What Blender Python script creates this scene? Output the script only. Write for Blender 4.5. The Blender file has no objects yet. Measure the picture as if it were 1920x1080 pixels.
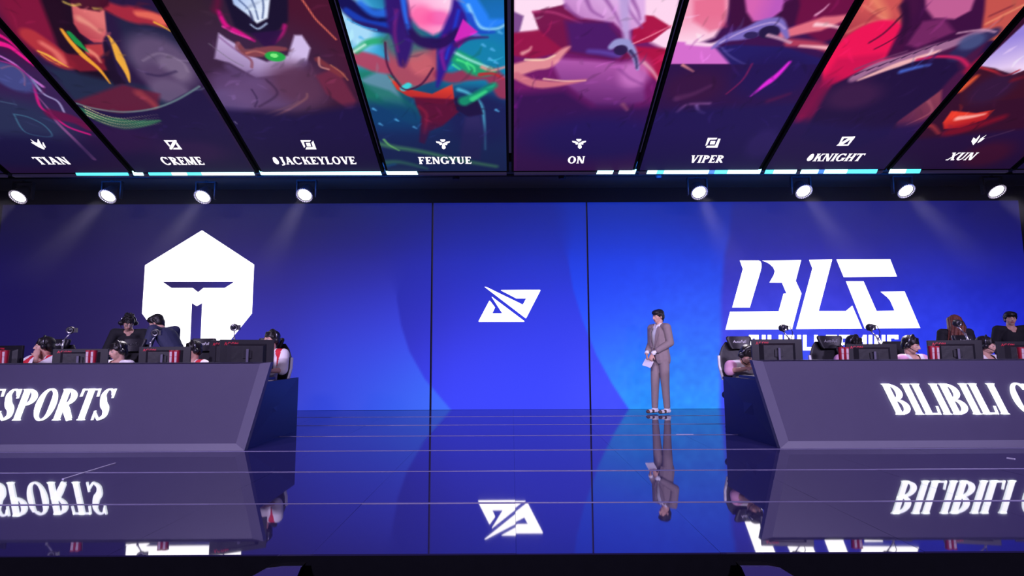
import bpy, math, random
HAZE = True
import numpy as np
from mathutils import Vector, Matrix, Euler

R = math.radians
rng = random.Random(7)
C = bpy.context.scene.collection
SC = bpy.context.scene

# ---------------------------------------------------------------- camera
F_PX = 1064.0
PITCH, ROLL, YAW = R(6.43), R(0.25), R(0.0)
EYE = Vector((0.02, 0.0, 1.0))
cam_data = bpy.data.cameras.new('camera')
cam = bpy.data.objects.new('camera', cam_data)
C.objects.link(cam)
cam_data.sensor_width = 36.0
cam_data.lens = F_PX / 1920.0 * 36.0
cam_data.clip_start, cam_data.clip_end = 0.05, 200.0
CAM_R = (Matrix.Rotation(YAW, 3, 'Z') @ Matrix.Rotation(math.pi / 2 + PITCH, 3, 'X') @ Matrix.Rotation(-ROLL, 3, 'Z'))
cam.matrix_world = Matrix.Translation(EYE) @ CAM_R.to_4x4()
SC.camera = cam

# ---------------------------------------------------------------- world, exposure, stage lights
world = bpy.data.worlds.new('hall_dark')
SC.world = world
world.use_nodes = True
world.node_tree.nodes['Background'].inputs['Color'].default_value = (0.10, 0.075, 0.26, 1)
world.node_tree.nodes['Background'].inputs['Strength'].default_value = 0.20
SC.view_settings.view_transform = 'Standard'
SC.view_settings.look = 'None'
SC.view_settings.exposure = 0.0
SC.view_settings.gamma = 1.0
SC.view_settings.use_curve_mapping = False
SC.cycles.max_bounces = 6
SC.cycles.volume_bounces = 0
SC.cycles.sample_clamp_indirect = 4.0


def spot_light(loc, target, power, size_deg, radius=0.15, col=(1, 1, 1), blend=0.5, name='stage_light'):
    l = bpy.data.lights.new(name, 'SPOT')
    l.energy, l.spot_size, l.spot_blend, l.shadow_soft_size, l.color = power, R(size_deg), blend, radius, col
    o = bpy.data.objects.new(name, l)
    C.objects.link(o)
    o.location = loc
    o.rotation_euler = (Vector(target) - Vector(loc)).to_track_quat('-Z', 'Y').to_euler()
    return o


# front wash and key spots, added unseen above the audience
for fx in (-7.0, -2.5, 2.5, 7.0):
    spot_light((fx, -4.5, 5.6), (fx * 0.85, 6.3, 0.8), 3000, 50, 0.35, (1.0, 0.83, 1.38), 0.8, 'front_wash_light')
spot_light((-3.0, -2.0, 4.6), (2.4, 9.2, 0.9), 1400, 17, 0.2, (1.0, 0.83, 1.05), 0.7, 'front_key_light')


# ---------------------------------------------------------------- measuring helpers: a point of the photo turned into a point on a known plane
def ray(px, py):
    return CAM_R @ Vector(((px - 960.0) / F_PX, -(py - 540.0) / F_PX, -1.0))


def atY(px, py, Y):
    d = ray(px, py)
    return EYE + d * ((Y - EYE.y) / d.y)


def atZ(px, py, Z=0.0):
    d = ray(px, py)
    return EYE + d * ((Z - EYE.z) / d.z)


def on_plane(px, py, P0, N):
    d = ray(px, py)
    return EYE + d * ((P0 - EYE).dot(N) / d.dot(N))


# ---------------------------------------------------------------- materials
def lin(c):
    out = []
    for v in c[:3]:
        v = max(0.0, v / 255.0)
        out.append(v / 12.92 if v <= 0.04045 else ((v + 0.055) / 1.055) ** 2.4)
    return tuple(out)


def mat(name, col=(0.5, 0.5, 0.5), rough=0.5, metal=0.0, noise=0.0, scale=20.0, bump=0.0, emit=None, strength=0.0, ior=1.45, sheen=0.0):
    m = bpy.data.materials.new(name)
    m.use_nodes = True
    nt = m.node_tree
    b = nt.nodes['Principled BSDF']
    b.inputs['Base Color'].default_value = (*col, 1)
    b.inputs['Roughness'].default_value = rough
    b.inputs['Metallic'].default_value = metal
    b.inputs['IOR'].default_value = ior
    if sheen:
        b.inputs['Sheen Weight'].default_value = sheen
    if noise or bump:
        tc = nt.nodes.new('ShaderNodeTexCoord')
        n = nt.nodes.new('ShaderNodeTexNoise')
        n.inputs['Scale'].default_value = scale
        n.inputs['Detail'].default_value = 4
        nt.links.new(tc.outputs['Object'], n.inputs['Vector'])
        if noise:
            mr = nt.nodes.new('ShaderNodeMapRange')
            mr.inputs['To Min'].default_value = 1 - noise
            mr.inputs['To Max'].default_value = 1 + noise
            mx = nt.nodes.new('ShaderNodeVectorMath')
            mx.operation = 'SCALE'
            mx.inputs[0].default_value = col
            nt.links.new(n.outputs['Fac'], mr.inputs['Value'])
            nt.links.new(mr.outputs['Result'], mx.inputs['Scale'])
            nt.links.new(mx.outputs['Vector'], b.inputs['Base Color'])
        if bump:
            bp = nt.nodes.new('ShaderNodeBump')
            bp.inputs['Strength'].default_value = bump
            bp.inputs['Distance'].default_value = 0.01
            nt.links.new(n.outputs['Fac'], bp.inputs['Height'])
            nt.links.new(bp.outputs['Normal'], b.inputs['Normal'])
    if emit:
        b.inputs['Emission Color'].default_value = (*emit, 1)
        b.inputs['Emission Strength'].default_value = strength
    return m


def screen_mat(name, strength=1.0):
    """an LED screen: the picture it shows is stored per point of its mesh"""
    m = bpy.data.materials.new(name)
    m.use_nodes = True
    nt = m.node_tree
    b = nt.nodes['Principled BSDF']
    b.inputs['Base Color'].default_value = (0.01, 0.01, 0.012, 1)
    b.inputs['Roughness'].default_value = 0.7
    b.inputs['Specular IOR Level'].default_value = 0.08
    at = nt.nodes.new('ShaderNodeAttribute')
    at.attribute_name = 'picture'
    nt.links.new(at.outputs['Color'], b.inputs['Emission Color'])
    b.inputs['Emission Strength'].default_value = strength
    return m


M = {
    'black': mat('matt_black', (0.003, 0.003, 0.005), 0.8, noise=0.2),
    'blackmetal': mat('black_metal', (0.012, 0.011, 0.018), 0.45, 0.6, noise=0.15),
    'plastic': mat('black_plastic', (0.012, 0.011, 0.016), 0.42, noise=0.15),
    'silver': mat('brushed_silver', (0.6, 0.6, 0.65), 0.3, 0.9, noise=0.08),
    'whiteplastic': mat('white_plastic', (0.75, 0.75, 0.8), 0.4, noise=0.05),
    'desk': mat('charcoal_laminate', (0.046, 0.038, 0.086), 0.45, noise=0.05, scale=6),
    'deskframe': mat('lightened_grey_metal', (0.10, 0.092, 0.145), 0.4, noise=0.04, scale=8),  # light caught by the desk bevels put into the grey; monitor columns share it
    'deskside': mat('dark_side_laminate', (0.014, 0.014, 0.045), 0.35, noise=0.05),
    'letter': mat('lit_white_letter', (0.8, 0.8, 0.8), 0.5, emit=(0.93, 1.0, 1.0), strength=1.5),
    'logo': mat('screen_white', (0.02, 0.02, 0.02), 0.6, emit=(1.0, 0.96, 1.0), strength=2.6),
    'name': mat('screen_lettering', (0.02, 0.02, 0.02), 0.6, emit=(1.0, 0.93, 1.0), strength=1.3),
    'cyan': mat('light_bar_cyan', (0.1, 0.1, 0.1), 0.4, emit=(0.08, 0.85, 1.0), strength=1.5),
    'cyanwhite': mat('light_bar_white', (0.1, 0.1, 0.1), 0.4, emit=(0.45, 0.95, 1.0), strength=3.0),
    'bluebar': mat('light_bar_blue', (0.1, 0.1, 0.1), 0.4, emit=(0.02, 0.22, 0.75), strength=1.2),
    'dimbar': mat('light_bar_dim', (0.004, 0.003, 0.008), 0.8, emit=(0.03, 0.02, 0.08), strength=0.4),  # faint violet glow given to the bar housing itself
    'lamp': mat('lamp_lens', (0.9, 0.9, 0.9), 0.2, emit=(1.0, 0.97, 1.0), strength=9.0),
    'lampring': mat('lamp_rim', (0.5, 0.45, 0.55), 0.3, 0.4, emit=(0.75, 0.62, 0.8), strength=0.35),
    'skin': mat('skin', (0.62, 0.36, 0.28), 0.5, noise=0.06, scale=14),
    'lip': mat('lips', (0.42, 0.14, 0.13), 0.45, noise=0.05),
    'eye': mat('eye_dark', (0.02, 0.015, 0.015), 0.2, noise=0.05),
    'eyewhite': mat('eye_white', (0.7, 0.68, 0.66), 0.3, noise=0.03),
    'hair': mat('black_hair', (0.010, 0.008, 0.009), 0.45, noise=0.4, scale=60, bump=0.5),
    'redhair': mat('auburn_hair', (0.16, 0.045, 0.03), 0.5, noise=0.4, scale=50, bump=0.5),
    'jersey': mat('white_jersey', (0.80, 0.76, 0.78), 0.7, noise=0.04, scale=9, bump=0.15),
    'jerseyred': mat('red_jersey', (0.62, 0.02, 0.04), 0.7, noise=0.06, scale=9),
    'jerseypink': mat('pink_jersey', (0.80, 0.42, 0.62), 0.7, noise=0.12, scale=7, bump=0.15),
    'jerseyblue': mat('blue_jersey_print', (0.10, 0.12, 0.55), 0.7, noise=0.1),
    'blackcloth': mat('black_cloth', (0.010, 0.010, 0.015), 0.85, noise=0.25, scale=12, bump=0.2),
    'navycloth': mat('navy_suit_cloth', (0.030, 0.034, 0.085), 0.8, noise=0.15, scale=14, bump=0.2),
    'shirt': mat('white_shirt', (0.80, 0.80, 0.85), 0.7, noise=0.04, bump=0.15),
    'suit': mat('taupe_suit_cloth', (0.26, 0.20, 0.205), 0.8, noise=0.08, scale=18, bump=0.25),
    'shoebrown': mat('brown_sole', (0.10, 0.055, 0.05), 0.5, noise=0.1),
    'paper': mat('white_paper', (0.85, 0.82, 0.88), 0.7, noise=0.02),
    'red': mat('red_print', (0.33, 0.008, 0.03), 0.5, noise=0.08, scale=30),
    'redglow': mat('red_lit_logo', (0.4, 0.02, 0.04), 0.5, emit=(0.45, 0.01, 0.05), strength=0.3),
    'greyprint': mat('pale_print', (0.5, 0.38, 0.42), 0.6, noise=0.2, scale=60),
    'leather': mat('black_leatherette', (0.012, 0.011, 0.016), 0.5, noise=0.15, scale=20, bump=0.2),
    'seam': mat('deck_edge_highlight', (0.20, 0.18, 0.30), 0.35, 0.3, noise=0.2, scale=5),  # pale tone stands for light caught on the deck edges
    'tape': mat('pale_tape', (0.5, 0.48, 0.6), 0.5, noise=0.1),
    'wedge': mat('blue_grey_top', (0.034, 0.026, 0.14), 0.6, noise=0.06),
    'lens': mat('camera_lens', (0.02, 0.02, 0.03), 0.08, noise=0.05),
    'screenart': screen_mat('led_screen_picture', 1.0),
    'wallart': screen_mat('led_wall_picture', 1.0),
}

for _k in ('black', 'blackmetal'):
    M[_k].node_tree.nodes['Principled BSDF'].inputs['Specular IOR Level'].default_value = 0.1
M['black'].node_tree.nodes['Principled BSDF'].inputs['Roughness'].default_value = 0.95

# ---------------------------------------------------------------- mesh builder
class MB:
    def __init__(s):
        s.v, s.f, s.m = [], [], []

    def add(s, vs, fs, mi=0):
        n = len(s.v)
        s.v += [tuple(p) for p in vs]
        s.f += [tuple(i + n for i in f) for f in fs]
        s.m += [mi] * len(fs)
        return s

    def box(s, c, size, rot=None, mi=0):
        c = Vector(c)
        hx, hy, hz = (q / 2 for q in size)
        vs = [Vector((x, y, z)) for x in (-hx, hx) for y in (-hy, hy) for z in (-hz, hz)]
        if rot is not None:
            rm = rot if isinstance(rot, Matrix) else Euler(rot).to_matrix()
            vs = [rm @ q for q in vs]
        return s.add([q + c for q in vs], [(0, 1, 3, 2), (4, 6, 7, 5), (0, 4, 5, 1), (2, 3, 7, 6), (0, 2, 6, 4), (1, 5, 7, 3)], mi)

    def loft(s, rings, closed_ends=True, mi=0):
        n = len(rings[0])
        vs = [p for r in rings for p in r]
        fs = []
        for i in range(len(rings) - 1):
            for j in range(n):
                k = (j + 1) % n
                fs.append((i * n + j, i * n + k, (i + 1) * n + k, (i + 1) * n + j))
        if closed_ends:
            fs.append(tuple(reversed(range(n))))
            fs.append(tuple((len(rings) - 1) * n + j for j in range(n)))
        return s.add(vs, fs, mi)

    def cyl(s, p0, p1, r0, r1=None, n=16, mi=0):
        return s.tube([p0, p1], [r0, r0 if r1 is None else r1], n, mi)

    def tube(s, pts, rad, n=10, mi=0):
        pts = [Vector(p) for p in pts]
        if not isinstance(rad, (list, tuple)):
            rad = [rad] * len(pts)
        rings, prev = [], None
        for i, p in enumerate(pts):
            a = pts[max(i - 1, 0)]
            b = pts[min(i + 1, len(pts) - 1)]
            d = (b - a).normalized()
            if prev is None:
                u = d.orthogonal().normalized()
            else:
                u = (prev - d * prev.dot(d)).normalized()
            prev = u
            w = d.cross(u)
            rings.append([p + (u * math.cos(2 * math.pi * k / n) + w * math.sin(2 * math.pi * k / n)) * rad[i] for k in range(n)])
        return s.loft(rings, True, mi)

    def lathe(s, prof, c=(0, 0, 0), n=24, rot=None, mi=0):
        c = Vector(c)
        rm = None if rot is None else (rot if isinstance(rot, Matrix) else Euler(rot).to_matrix())
        rings = []
        for r, z in prof:
            ring = [Vector((r * math.cos(2 * math.pi * k / n), r * math.sin(2 * math.pi * k / n), z)) for k in range(n)]
            rings.append([(rm @ p if rm is not None else p) + c for p in ring])
        return s.loft(rings, True, mi)

    def cap(s, p0, p1, r0, r1, flat=1.0, side=(1, 0, 0), n=14, k=4, mi=0):
        """tapered capsule; the cross-section is r along `side` and r*flat across it"""
        p0, p1, side = Vector(p0), Vector(p1), Vector(side)
        d = p1 - p0
        if d.length < 1e-6:
            d = Vector((0, 0, 1e-4))
        d.normalize()
        u = side - d * side.dot(d)
        u = d.orthogonal().normalized() if u.length < 1e-3 else u.normalized()
        w = d.cross(u)
        rings = []

        def ring(c, r):
            rings.append([c + (u * math.cos(2 * math.pi * j / n) + w * (flat * math.sin(2 * math.pi * j / n))) * r for j in range(n)])
        for i in range(k):
            a = math.pi / 2 * (1 - (i + 0.35) / k)
            ring(p0 - d * r0 * math.sin(a), r0 * math.cos(a))
        ring(p0, r0)
        ring(p1, r1)
        for i in range(k):
            a = math.pi / 2 * (i + 1 - 0.35) / k
            ring(p1 + d * r1 * math.sin(a), r1 * math.cos(a))
        return s.loft(rings, True, mi)

    def ell(s, c, rad, rot=None, n=18, k=10, mi=0):
        c = Vector(c)
        rm = None if rot is None else (rot if isinstance(rot, Matrix) else Euler(rot).to_matrix())
        rings = []
        for i in range(k + 1):
            a = math.pi * (0.04 + 0.92 * i / k)
            ring = [Vector((rad[0] * math.sin(a) * math.cos(2 * math.pi * j / n), rad[1] * math.sin(a) * math.sin(2 * math.pi * j / n), -rad[2] * math.cos(a))) for j in range(n)]
            rings.append([(rm @ p if rm is not None else p) + c for p in ring])
        return s.loft(rings, True, mi)

    def prism(s, poly, O, U, V, depth, mi=0):
        """a 2D outline extruded: O + u*U + v*V, thick along U x V"""
        O, U, V = Vector(O), Vector(U), Vector(V)
        N = U.cross(V).normalized() * depth
        n = len(poly)
        a = [O + U * p[0] + V * p[1] for p in poly]
        area = sum(poly[i][0] * poly[(i + 1) % n][1] - poly[(i + 1) % n][0] * poly[i][1] for i in range(n))
        if area < 0:
            a.reverse()
        fs = [tuple(reversed(range(n))), tuple(range(n, 2 * n))]
        fs += [(i, (i + 1) % n, n + (i + 1) % n, n + i) for i in range(n)]
        return s.add(a + [p + N for p in a], fs, mi)

    def build(s, name, mats, parent=None, smooth=False, bevel=0.0, loc=None):
        me = bpy.data.meshes.new(name)
        me.from_pydata(s.v, [], s.f)
        mats = mats if isinstance(mats, (list, tuple)) else [mats]
        for q in mats:
            me.materials.append(M[q] if isinstance(q, str) else q)
        me.polygons.foreach_set('material_index', s.m)
        me.validate()
        me.update()
        if smooth:
            me.polygons.foreach_set('use_smooth', [True] * len(me.polygons))
            if smooth == 'auto':
                try:
                    me.set_sharp_from_angle(angle=R(40))
                except Exception:
                    pass
        o = bpy.data.objects.new(name, me)
        C.objects.link(o)
        if parent is not None:
            o.parent = parent
        if loc is not None:
            o.location = loc
        if bevel:
            b = o.modifiers.new('bevel', 'BEVEL')
            b.width, b.segments, b.limit_method = bevel, 2, 'ANGLE'
        return o


def tag(o, label=None, cat=None, group=None, kind=None):
    if label:
        o['label'] = label
    if cat:
        o['category'] = cat
    if group:
        o['group'] = group
    if kind:
        o['kind'] = kind
    return o


def thing(name, loc=(0, 0, 0), rz=0.0, label=None, cat=None, group=None):
    o = bpy.data.objects.new(name, None)
    o.empty_display_size = 0.1
    C.objects.link(o)
    o.location = loc
    o.rotation_euler = (0, 0, rz)
    return tag(o, label, cat, group)


def copy_tree(o, loc=None, rz=None, label=None, group=None):
    c = o.copy()
    C.objects.link(c)
    for ch in [q for q in bpy.data.objects if q.parent == o]:
        d = copy_tree(ch)
        d.parent = c
    if loc is not None:
        c.location = loc
    if rz is not None:
        c.rotation_euler = (0, 0, rz)
    if label:
        c['label'] = label
    if group:
        c['group'] = group
    return c


def fill_polys(polys, O, U, V, name, material, parent=None, depth=0.002):
    """outlines (holes included) filled as one flat plate on the plane O + u*U + v*V"""
    cu = bpy.data.curves.new('tmp', 'CURVE')
    cu.dimensions = '2D'
    cu.fill_mode = 'BOTH'
    cu.extrude = depth / 2
    for p in polys:
        sp = cu.splines.new('POLY')
        sp.points.add(len(p) - 1)
        for i, q in enumerate(p):
            sp.points[i].co = (q[0], q[1], 0, 1)
        sp.use_cyclic_u = True
    ob = bpy.data.objects.new('tmp', cu)
    C.objects.link(ob)
    dg = bpy.context.evaluated_depsgraph_get()
    dg.update()
    me = bpy.data.meshes.new_from_object(ob.evaluated_get(dg))
    bpy.data.objects.remove(ob)
    bpy.data.curves.remove(cu)
    U, V = Vector(U), Vector(V)
    N = U.cross(V).normalized()
    O = Vector(O)
    for v in me.vertices:
        v.co = O + U * v.co.x + V * v.co.y + N * (v.co.z + depth / 2)
    me.name = name
    me.materials.clear()
    me.materials.append(M[material])
    o = bpy.data.objects.new(name, me)
    C.objects.link(o)
    if parent is not None:
        o.parent = parent
    return o


def remeshed(mb, name, mats, parent=None, voxel=0.008, smooth=3, cut=None, paint=None, solid=0.0, loc=None):
    """the overlapping shapes of a builder grown together into one continuous skin"""
    t = mb.build('tmp', [])
    m = t.modifiers.new('r', 'REMESH')
    m.mode, m.voxel_size, m.use_smooth_shade = 'VOXEL', voxel, True
    if smooth:
        s = t.modifiers.new('s', 'SMOOTH')
        s.factor, s.iterations = 0.5, smooth
    dg = bpy.context.evaluated_depsgraph_get()
    dg.update()
    me = bpy.data.meshes.new_from_object(t.evaluated_get(dg))
    old = t.data
    bpy.data.objects.remove(t)
    bpy.data.meshes.remove(old)
    me.name = name
    me.materials.clear()
    for q in mats if isinstance(mats, (list, tuple)) else [mats]:
        me.materials.append(M[q])
    if cut is not None:
        import bmesh
        bm = bmesh.new()
        bm.from_mesh(me)
        dead = [f for f in bm.faces if cut(f.calc_center_median())]
        bmesh.ops.delete(bm, geom=dead, context='FACES')
        rim = {v: [e.other_vert(v) for e in v.link_edges if e.is_boundary] for v in bm.verts if v.is_boundary}
        for _ in range(8):
            new = {v: v.co * 0.5 + sum((q.co for q in nb), Vector()) * (0.5 / len(nb)) for v, nb in rim.items() if nb}
            for v, q in new.items():
                v.co = q
        bm.to_mesh(me)
        bm.free()
    if paint is not None:
        for p in me.polygons:
            p.material_index = paint(p.center, p.normal)
    me.polygons.foreach_set('use_smooth', [True] * len(me.polygons))
    o = bpy.data.objects.new(name, me)
    C.objects.link(o)
    if parent is not None:
        o.parent = parent
    if loc is not None:
        o.location = loc
    if solid:
        q = o.modifiers.new('solid', 'SOLIDIFY')
        q.thickness = solid
        q.offset = -1
    return o


# ---------------------------------------------------------------- lettering: a small set of serif capitals drawn as outlines
def ribbon(pts, ws, steps=10):
    """outline of a stroke through pts with widths ws (Catmull-Rom)"""
    P, W = [], []
    n = len(pts)
    for i in range(n - 1):
        p0, p1, p2, p3 = pts[max(i - 1, 0)], pts[i], pts[i + 1], pts[min(i + 2, n - 1)]
        for k in range(steps):
            t = k / steps
            f = lambda a, b, c, d: 0.5 * ((2 * b) + (-a + c) * t + (2 * a - 5 * b + 4 * c - d) * t * t + (-a + 3 * b - 3 * c + d) * t ** 3)
            P.append((f(p0[0], p1[0], p2[0], p3[0]), f(p0[1], p1[1], p2[1], p3[1])))
            W.append(ws[i] * (1 - t) + ws[i + 1] * t)
    P.append(pts[-1])
    W.append(ws[-1])
    L, Rr = [], []
    for i, p in enumerate(P):
        a, b = P[max(i - 1, 0)], P[min(i + 1, len(P) - 1)]
        dx, dy = b[0] - a[0], b[1] - a[1]
        q = math.hypot(dx, dy) or 1
        nx, ny = -dy / q * W[i] / 2, dx / q * W[i] / 2
        L.append((p[0] + nx, p[1] + ny))
        Rr.append((p[0] - nx, p[1] - ny))
    return [[L[i], L[i + 1], Rr[i + 1], Rr[i]] for i in range(len(P) - 1)]


def glyph(ch, S, T, sf, w=None):
    """pieces (convex outlines) of a capital of height 1; S stem, T thin stroke, sf serif reach. Returns (pieces, advance)"""
    P = []
    st = T * 0.75
    H = 1.0

    def q(*p):
        P.append(list(p))

    def stem(x, y0=0.0, y1=1.0, s=S, serif='tb'):
        q((x, y0), (x + s, y0), (x + s, y1), (x, y1))
        for e, y, d in (('b', y0, 1), ('t', y1, -1)):
            if e in serif:
                q((x - sf, y), (x + s + sf, y), (x + s + sf * 0.3, y + d * st), (x - sf * 0.3, y + d * st))

    def bar(x0, x1, y, t=T):
        q((x0, y), (x1, y), (x1, y + t), (x0, y + t))

    def diag(x0, y0, x1, y1, s):
        q((x0, y0), (x0 + s, y0), (x1 + s, y1), (x1, y1))

    def arc(cx, cy, rx, ry, a0, a1, wfun, n=18):
        pts = []
        for i in range(n + 1):
            a = R(a0 + (a1 - a0) * i / n)
            ww = wfun(a)
            pts.append(((cx + rx * math.cos(a), cy + ry * math.sin(a)), (cx + (rx - ww) * math.cos(a), cy + (ry - min(ww, T * 1.15 + (ww - T) * 0.3)) * math.sin(a))))
        for i in range(n):
            P.append([pts[i][0], pts[i + 1][0], pts[i + 1][1], pts[i][1]])
    vw = lambda a: T + (S - T) * abs(math.cos(a)) ** 1.2
    if ch == 'I':
        stem(sf); adv = S + 2 * sf
    elif ch == 'L':
        stem(sf); W = w or 0.55; bar(sf, W, 0); q((W - T, 0), (W, 0), (W + 0.03, 0.27), (W - 0.01, 0.27)); adv = W + 0.05
    elif ch in 'EF':
        stem(sf); W = w or 0.56
        bar(sf, W, 1 - T); q((W - T, 1), (W, 1), (W + 0.01, 0.76), (W - 0.03, 0.76))
        bar(sf, W * 0.78, 0.5 - T / 2); q((W * 0.78 - T * 0.6, 0.38), (W * 0.78, 0.38), (W * 0.78, 0.62), (W * 0.78 - T * 0.6, 0.62))
        if ch == 'E':
            bar(sf, W, 0); q((W - T, 0), (W, 0), (W + 0.04, 0.26), (W, 0.26))
        adv = W + 0.05
    elif ch == 'T':
        W = w or 0.66; stem(W / 2 - S / 2, serif='b'); bar(0, W, 1 - T)
        q((0, 1), (T, 1), (0.03, 0.75), (-0.02, 0.75)); q((W - T, 1), (W, 1), (W + 0.02, 0.75), (W - 0.03, 0.75)); adv = W + 0.02
    elif ch in 'PRB':
        stem(sf); W = w or 0.6; x = sf + S * 0.7; y0 = 0.46
        bar(sf, x + 0.05, 1 - T); bar(sf, x + 0.05, y0 if ch != 'B' else 0.5 - T / 2)
        cy = (1 + y0) / 2; ry = (1 - y0) / 2
        arc(x, cy, W - x, ry, -90, 90, lambda a: T + (S - T) * max(0, math.cos(a)))
        if ch == 'R':
            P.extend(ribbon([(x + 0.08, y0 + 0.04), (W * 0.72, 0.28), (W + 0.04, 0.02)], [S * 0.7, S, S * 0.8], 5)); q((W - 0.06, 0), (W + 0.12, 0), (W + 0.1, st), (W - 0.06, st)); adv = W + 0.1
        elif ch == 'B':
            arc(x, 0.26, W + 0.03 - x, 0.26, -90, 90, lambda a: T + (S - T) * max(0, math.cos(a))); bar(sf, x + 0.05, 0); adv = W + 0.07
        else:
            adv = W + 0.03
    elif ch in 'OCG':
        W = w or 0.74
        if ch == 'O':
            arc(W / 2, 0.5, W / 2, 0.52, 0, 360, vw, 36); adv = W + 0.04
        else:
            arc(W / 2, 0.5, W / 2, 0.52, 42, 318, vw, 30); xr = W / 2 + W / 2 * math.cos(R(42))
            q((xr - T, 0.98), (xr + 0.02, 0.98), (xr + 0.04, 0.68), (xr, 0.68))
            if ch == 'G':
                stem(W - S - 0.0, 0.06, 0.44, S, ''); bar(W - S - sf, W + sf, 0.44 - st, st)
            else:
                q((xr - T, 0.04), (xr + 0.01, 0.1), (xr + 0.05, 0.3), (xr + 0.02, 0.3))
            adv = W + 0.05
    elif ch == 'S':
        W = w or 0.52
        P.extend(ribbon([(W - 0.05, 0.80), (W * 0.74, 0.96), (W * 0.42, 0.965), (0.13, 0.80), (0.19, 0.62), (W * 0.5, 0.49), (W - 0.12, 0.35), (W - 0.09, 0.15), (W * 0.55, 0.03), (0.22, 0.04), (0.04, 0.22)],
                        [T, T, T * 1.2, S * 0.75, S, S * 1.05, S, S * 0.75, T * 1.2, T, T], 6))
        q((W - T * 1.0, 1), (W, 1), (W - 0.0, 0.70), (W - 0.04, 0.70)); q((0, 0), (T, 0), (0.04, 0.3), (0.0, 0.3)); adv = W + 0.05
    elif ch == 'A':
        W = w or 0.72; diag(0.04, 0, W / 2 - T / 2, 1, T); diag(W - S - 0.03, 0, W / 2 - S / 2, 1, S); bar(0.16, W - 0.2, 0.3, T)
        q((-0.02, 0), (0.04 + T + sf, 0), (0.04 + T + sf, st), (-0.02, st)); q((W - S - 0.03 - sf, 0), (W + 0.02, 0), (W + 0.02, st), (W - S - 0.03 - sf, st)); adv = W + 0.02
    elif ch == 'V':
        W = w or 0.70; diag(W / 2 - S / 2, 0, 0.03, 1, S); diag(W / 2 - T / 2, 0, W - T - 0.04, 1, T)
        bar(-0.02, 0.03 + S + sf * 0.8, 1 - st, st); bar(W - T - 0.04 - sf, W + 0.02, 1 - st, st); adv = W + 0.0
    elif ch == 'N':
        W = w or 0.74; stem(sf, s=T, serif='b'); stem(W - T - sf, s=T, serif='t'); diag(W - S - sf, 0, sf - 0.02, 1, S); bar(0, sf + 0.08, 1 - st, st); adv = W + 0.02
    elif ch == 'M':
        W = w or 0.92; stem(sf, s=T, serif='b'); stem(W - S - sf, serif='tb'); diag(W / 2 - S * 0.5, 0.05, sf, 1, S); diag(W / 2 - T / 2, 0.05, W - S - sf, 1, T); bar(0, sf + 0.08, 1 - st, st); adv = W + 0.02
    elif ch == 'K':
        W = w or 0.70; stem(sf); diag(sf + S * 0.8, 0.42, W - T - 0.06, 1, T); diag(W - S + 0.0, 0, sf + S * 1.1, 0.6, S)
        bar(W - S - sf, W + sf, 0, st); bar(W - T - 0.12, W + 0.02, 1 - st, st); adv = W + 0.04
    elif ch == 'X':
        W = w or 0.68; diag(W - S - 0.02, 0, 0.02, 1, S); diag(0.04, 0, W - T - 0.04, 1, T)
        bar(-0.02, 0.2, 0, st); bar(W - S - 0.07, W + 0.03, 0, st); bar(-0.03, S + 0.07, 1 - st, st); bar(W - T - 0.1, W + 0.02, 1 - st, st); adv = W + 0.03
    elif ch == 'Y':
        W = w or 0.66; stem(W / 2 - S / 2, 0, 0.48, serif='b'); diag(W / 2 - S / 2, 0.42, 0.02, 1, S); diag(W / 2 + S / 2 - T, 0.42, W - T - 0.03, 1, T)
        bar(-0.03, S + 0.07, 1 - st, st); bar(W - T - 0.1, W + 0.03, 1 - st, st); adv = W
    elif ch == 'U':
        W = w or 0.70; stem(sf, 0.3, 1, serif='t'); stem(W - T - sf, 0.3, 1, T, 't')
        arc(W / 2, 0.32, W / 2 - sf, 0.34, 180, 360, lambda a: T + (S - T) * max(0, -math.cos(a))); adv = W + 0.04
    elif ch == 'J':
        stem(0.12 + sf, 0.1, 1, serif='t'); P.extend(ribbon([(0.12 + sf + S / 2, 0.2), (0.12 + sf + S / 2 - 0.02, 0.0), (0.02, -0.1)], [S, S * 0.8, T], 5)); adv = 0.12 + S + 2 * sf
    elif ch == 'H':
        W = w or 0.76; stem(sf); stem(W - S - sf); bar(sf, W - sf, 0.5 - T / 2); adv = W + 0.02
    elif ch == '~':   # the small round badge in front of two names
        P.append([(0.24 + 0.24 * math.cos(a) * (1 if abs(math.sin(a)) < 0.9 else 0.8), 0.42 + (0.40 if math.sin(a) < 0.5 else 0.58) * math.sin(a)) for a in [2 * math.pi * i / 14 for i in range(14)]]); adv = 0.56
    else:
        adv = 0.32
    return P, adv


def lettering(text, O, U, V, width, height, shear, S, T, sf, name, material, parent, depth, gap=0.05):
    """text of the given total width and height on the plane; shear = sideways shift per height"""
    pieces, x = [], 0.0
    for ch in text:
        ps, adv = glyph(ch, S, T, sf)
        pieces += [[(p[0] + x, p[1]) for p in poly] for poly in ps]
        x += adv + gap
    tot = x - gap
    k = width / tot
    mb = MB()
    for poly in pieces:
        mb.prism([(p[0] * k + p[1] * height * shear, p[1] * height) for p in poly], O, U, V, depth)
    return mb.build(name, material, parent)

# ================================================================ the setting
HALF_W, WALL_Y, WALL_H = 9.24, 10.09, 3.70
STAGE_Y0 = 2.965

# stage deck: rows and columns of polished plates, each lying a hair out of level
deckmat = mat('polished_dark_deck', (0.030, 0.024, 0.095), 0.03, ior=4.6)


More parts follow.
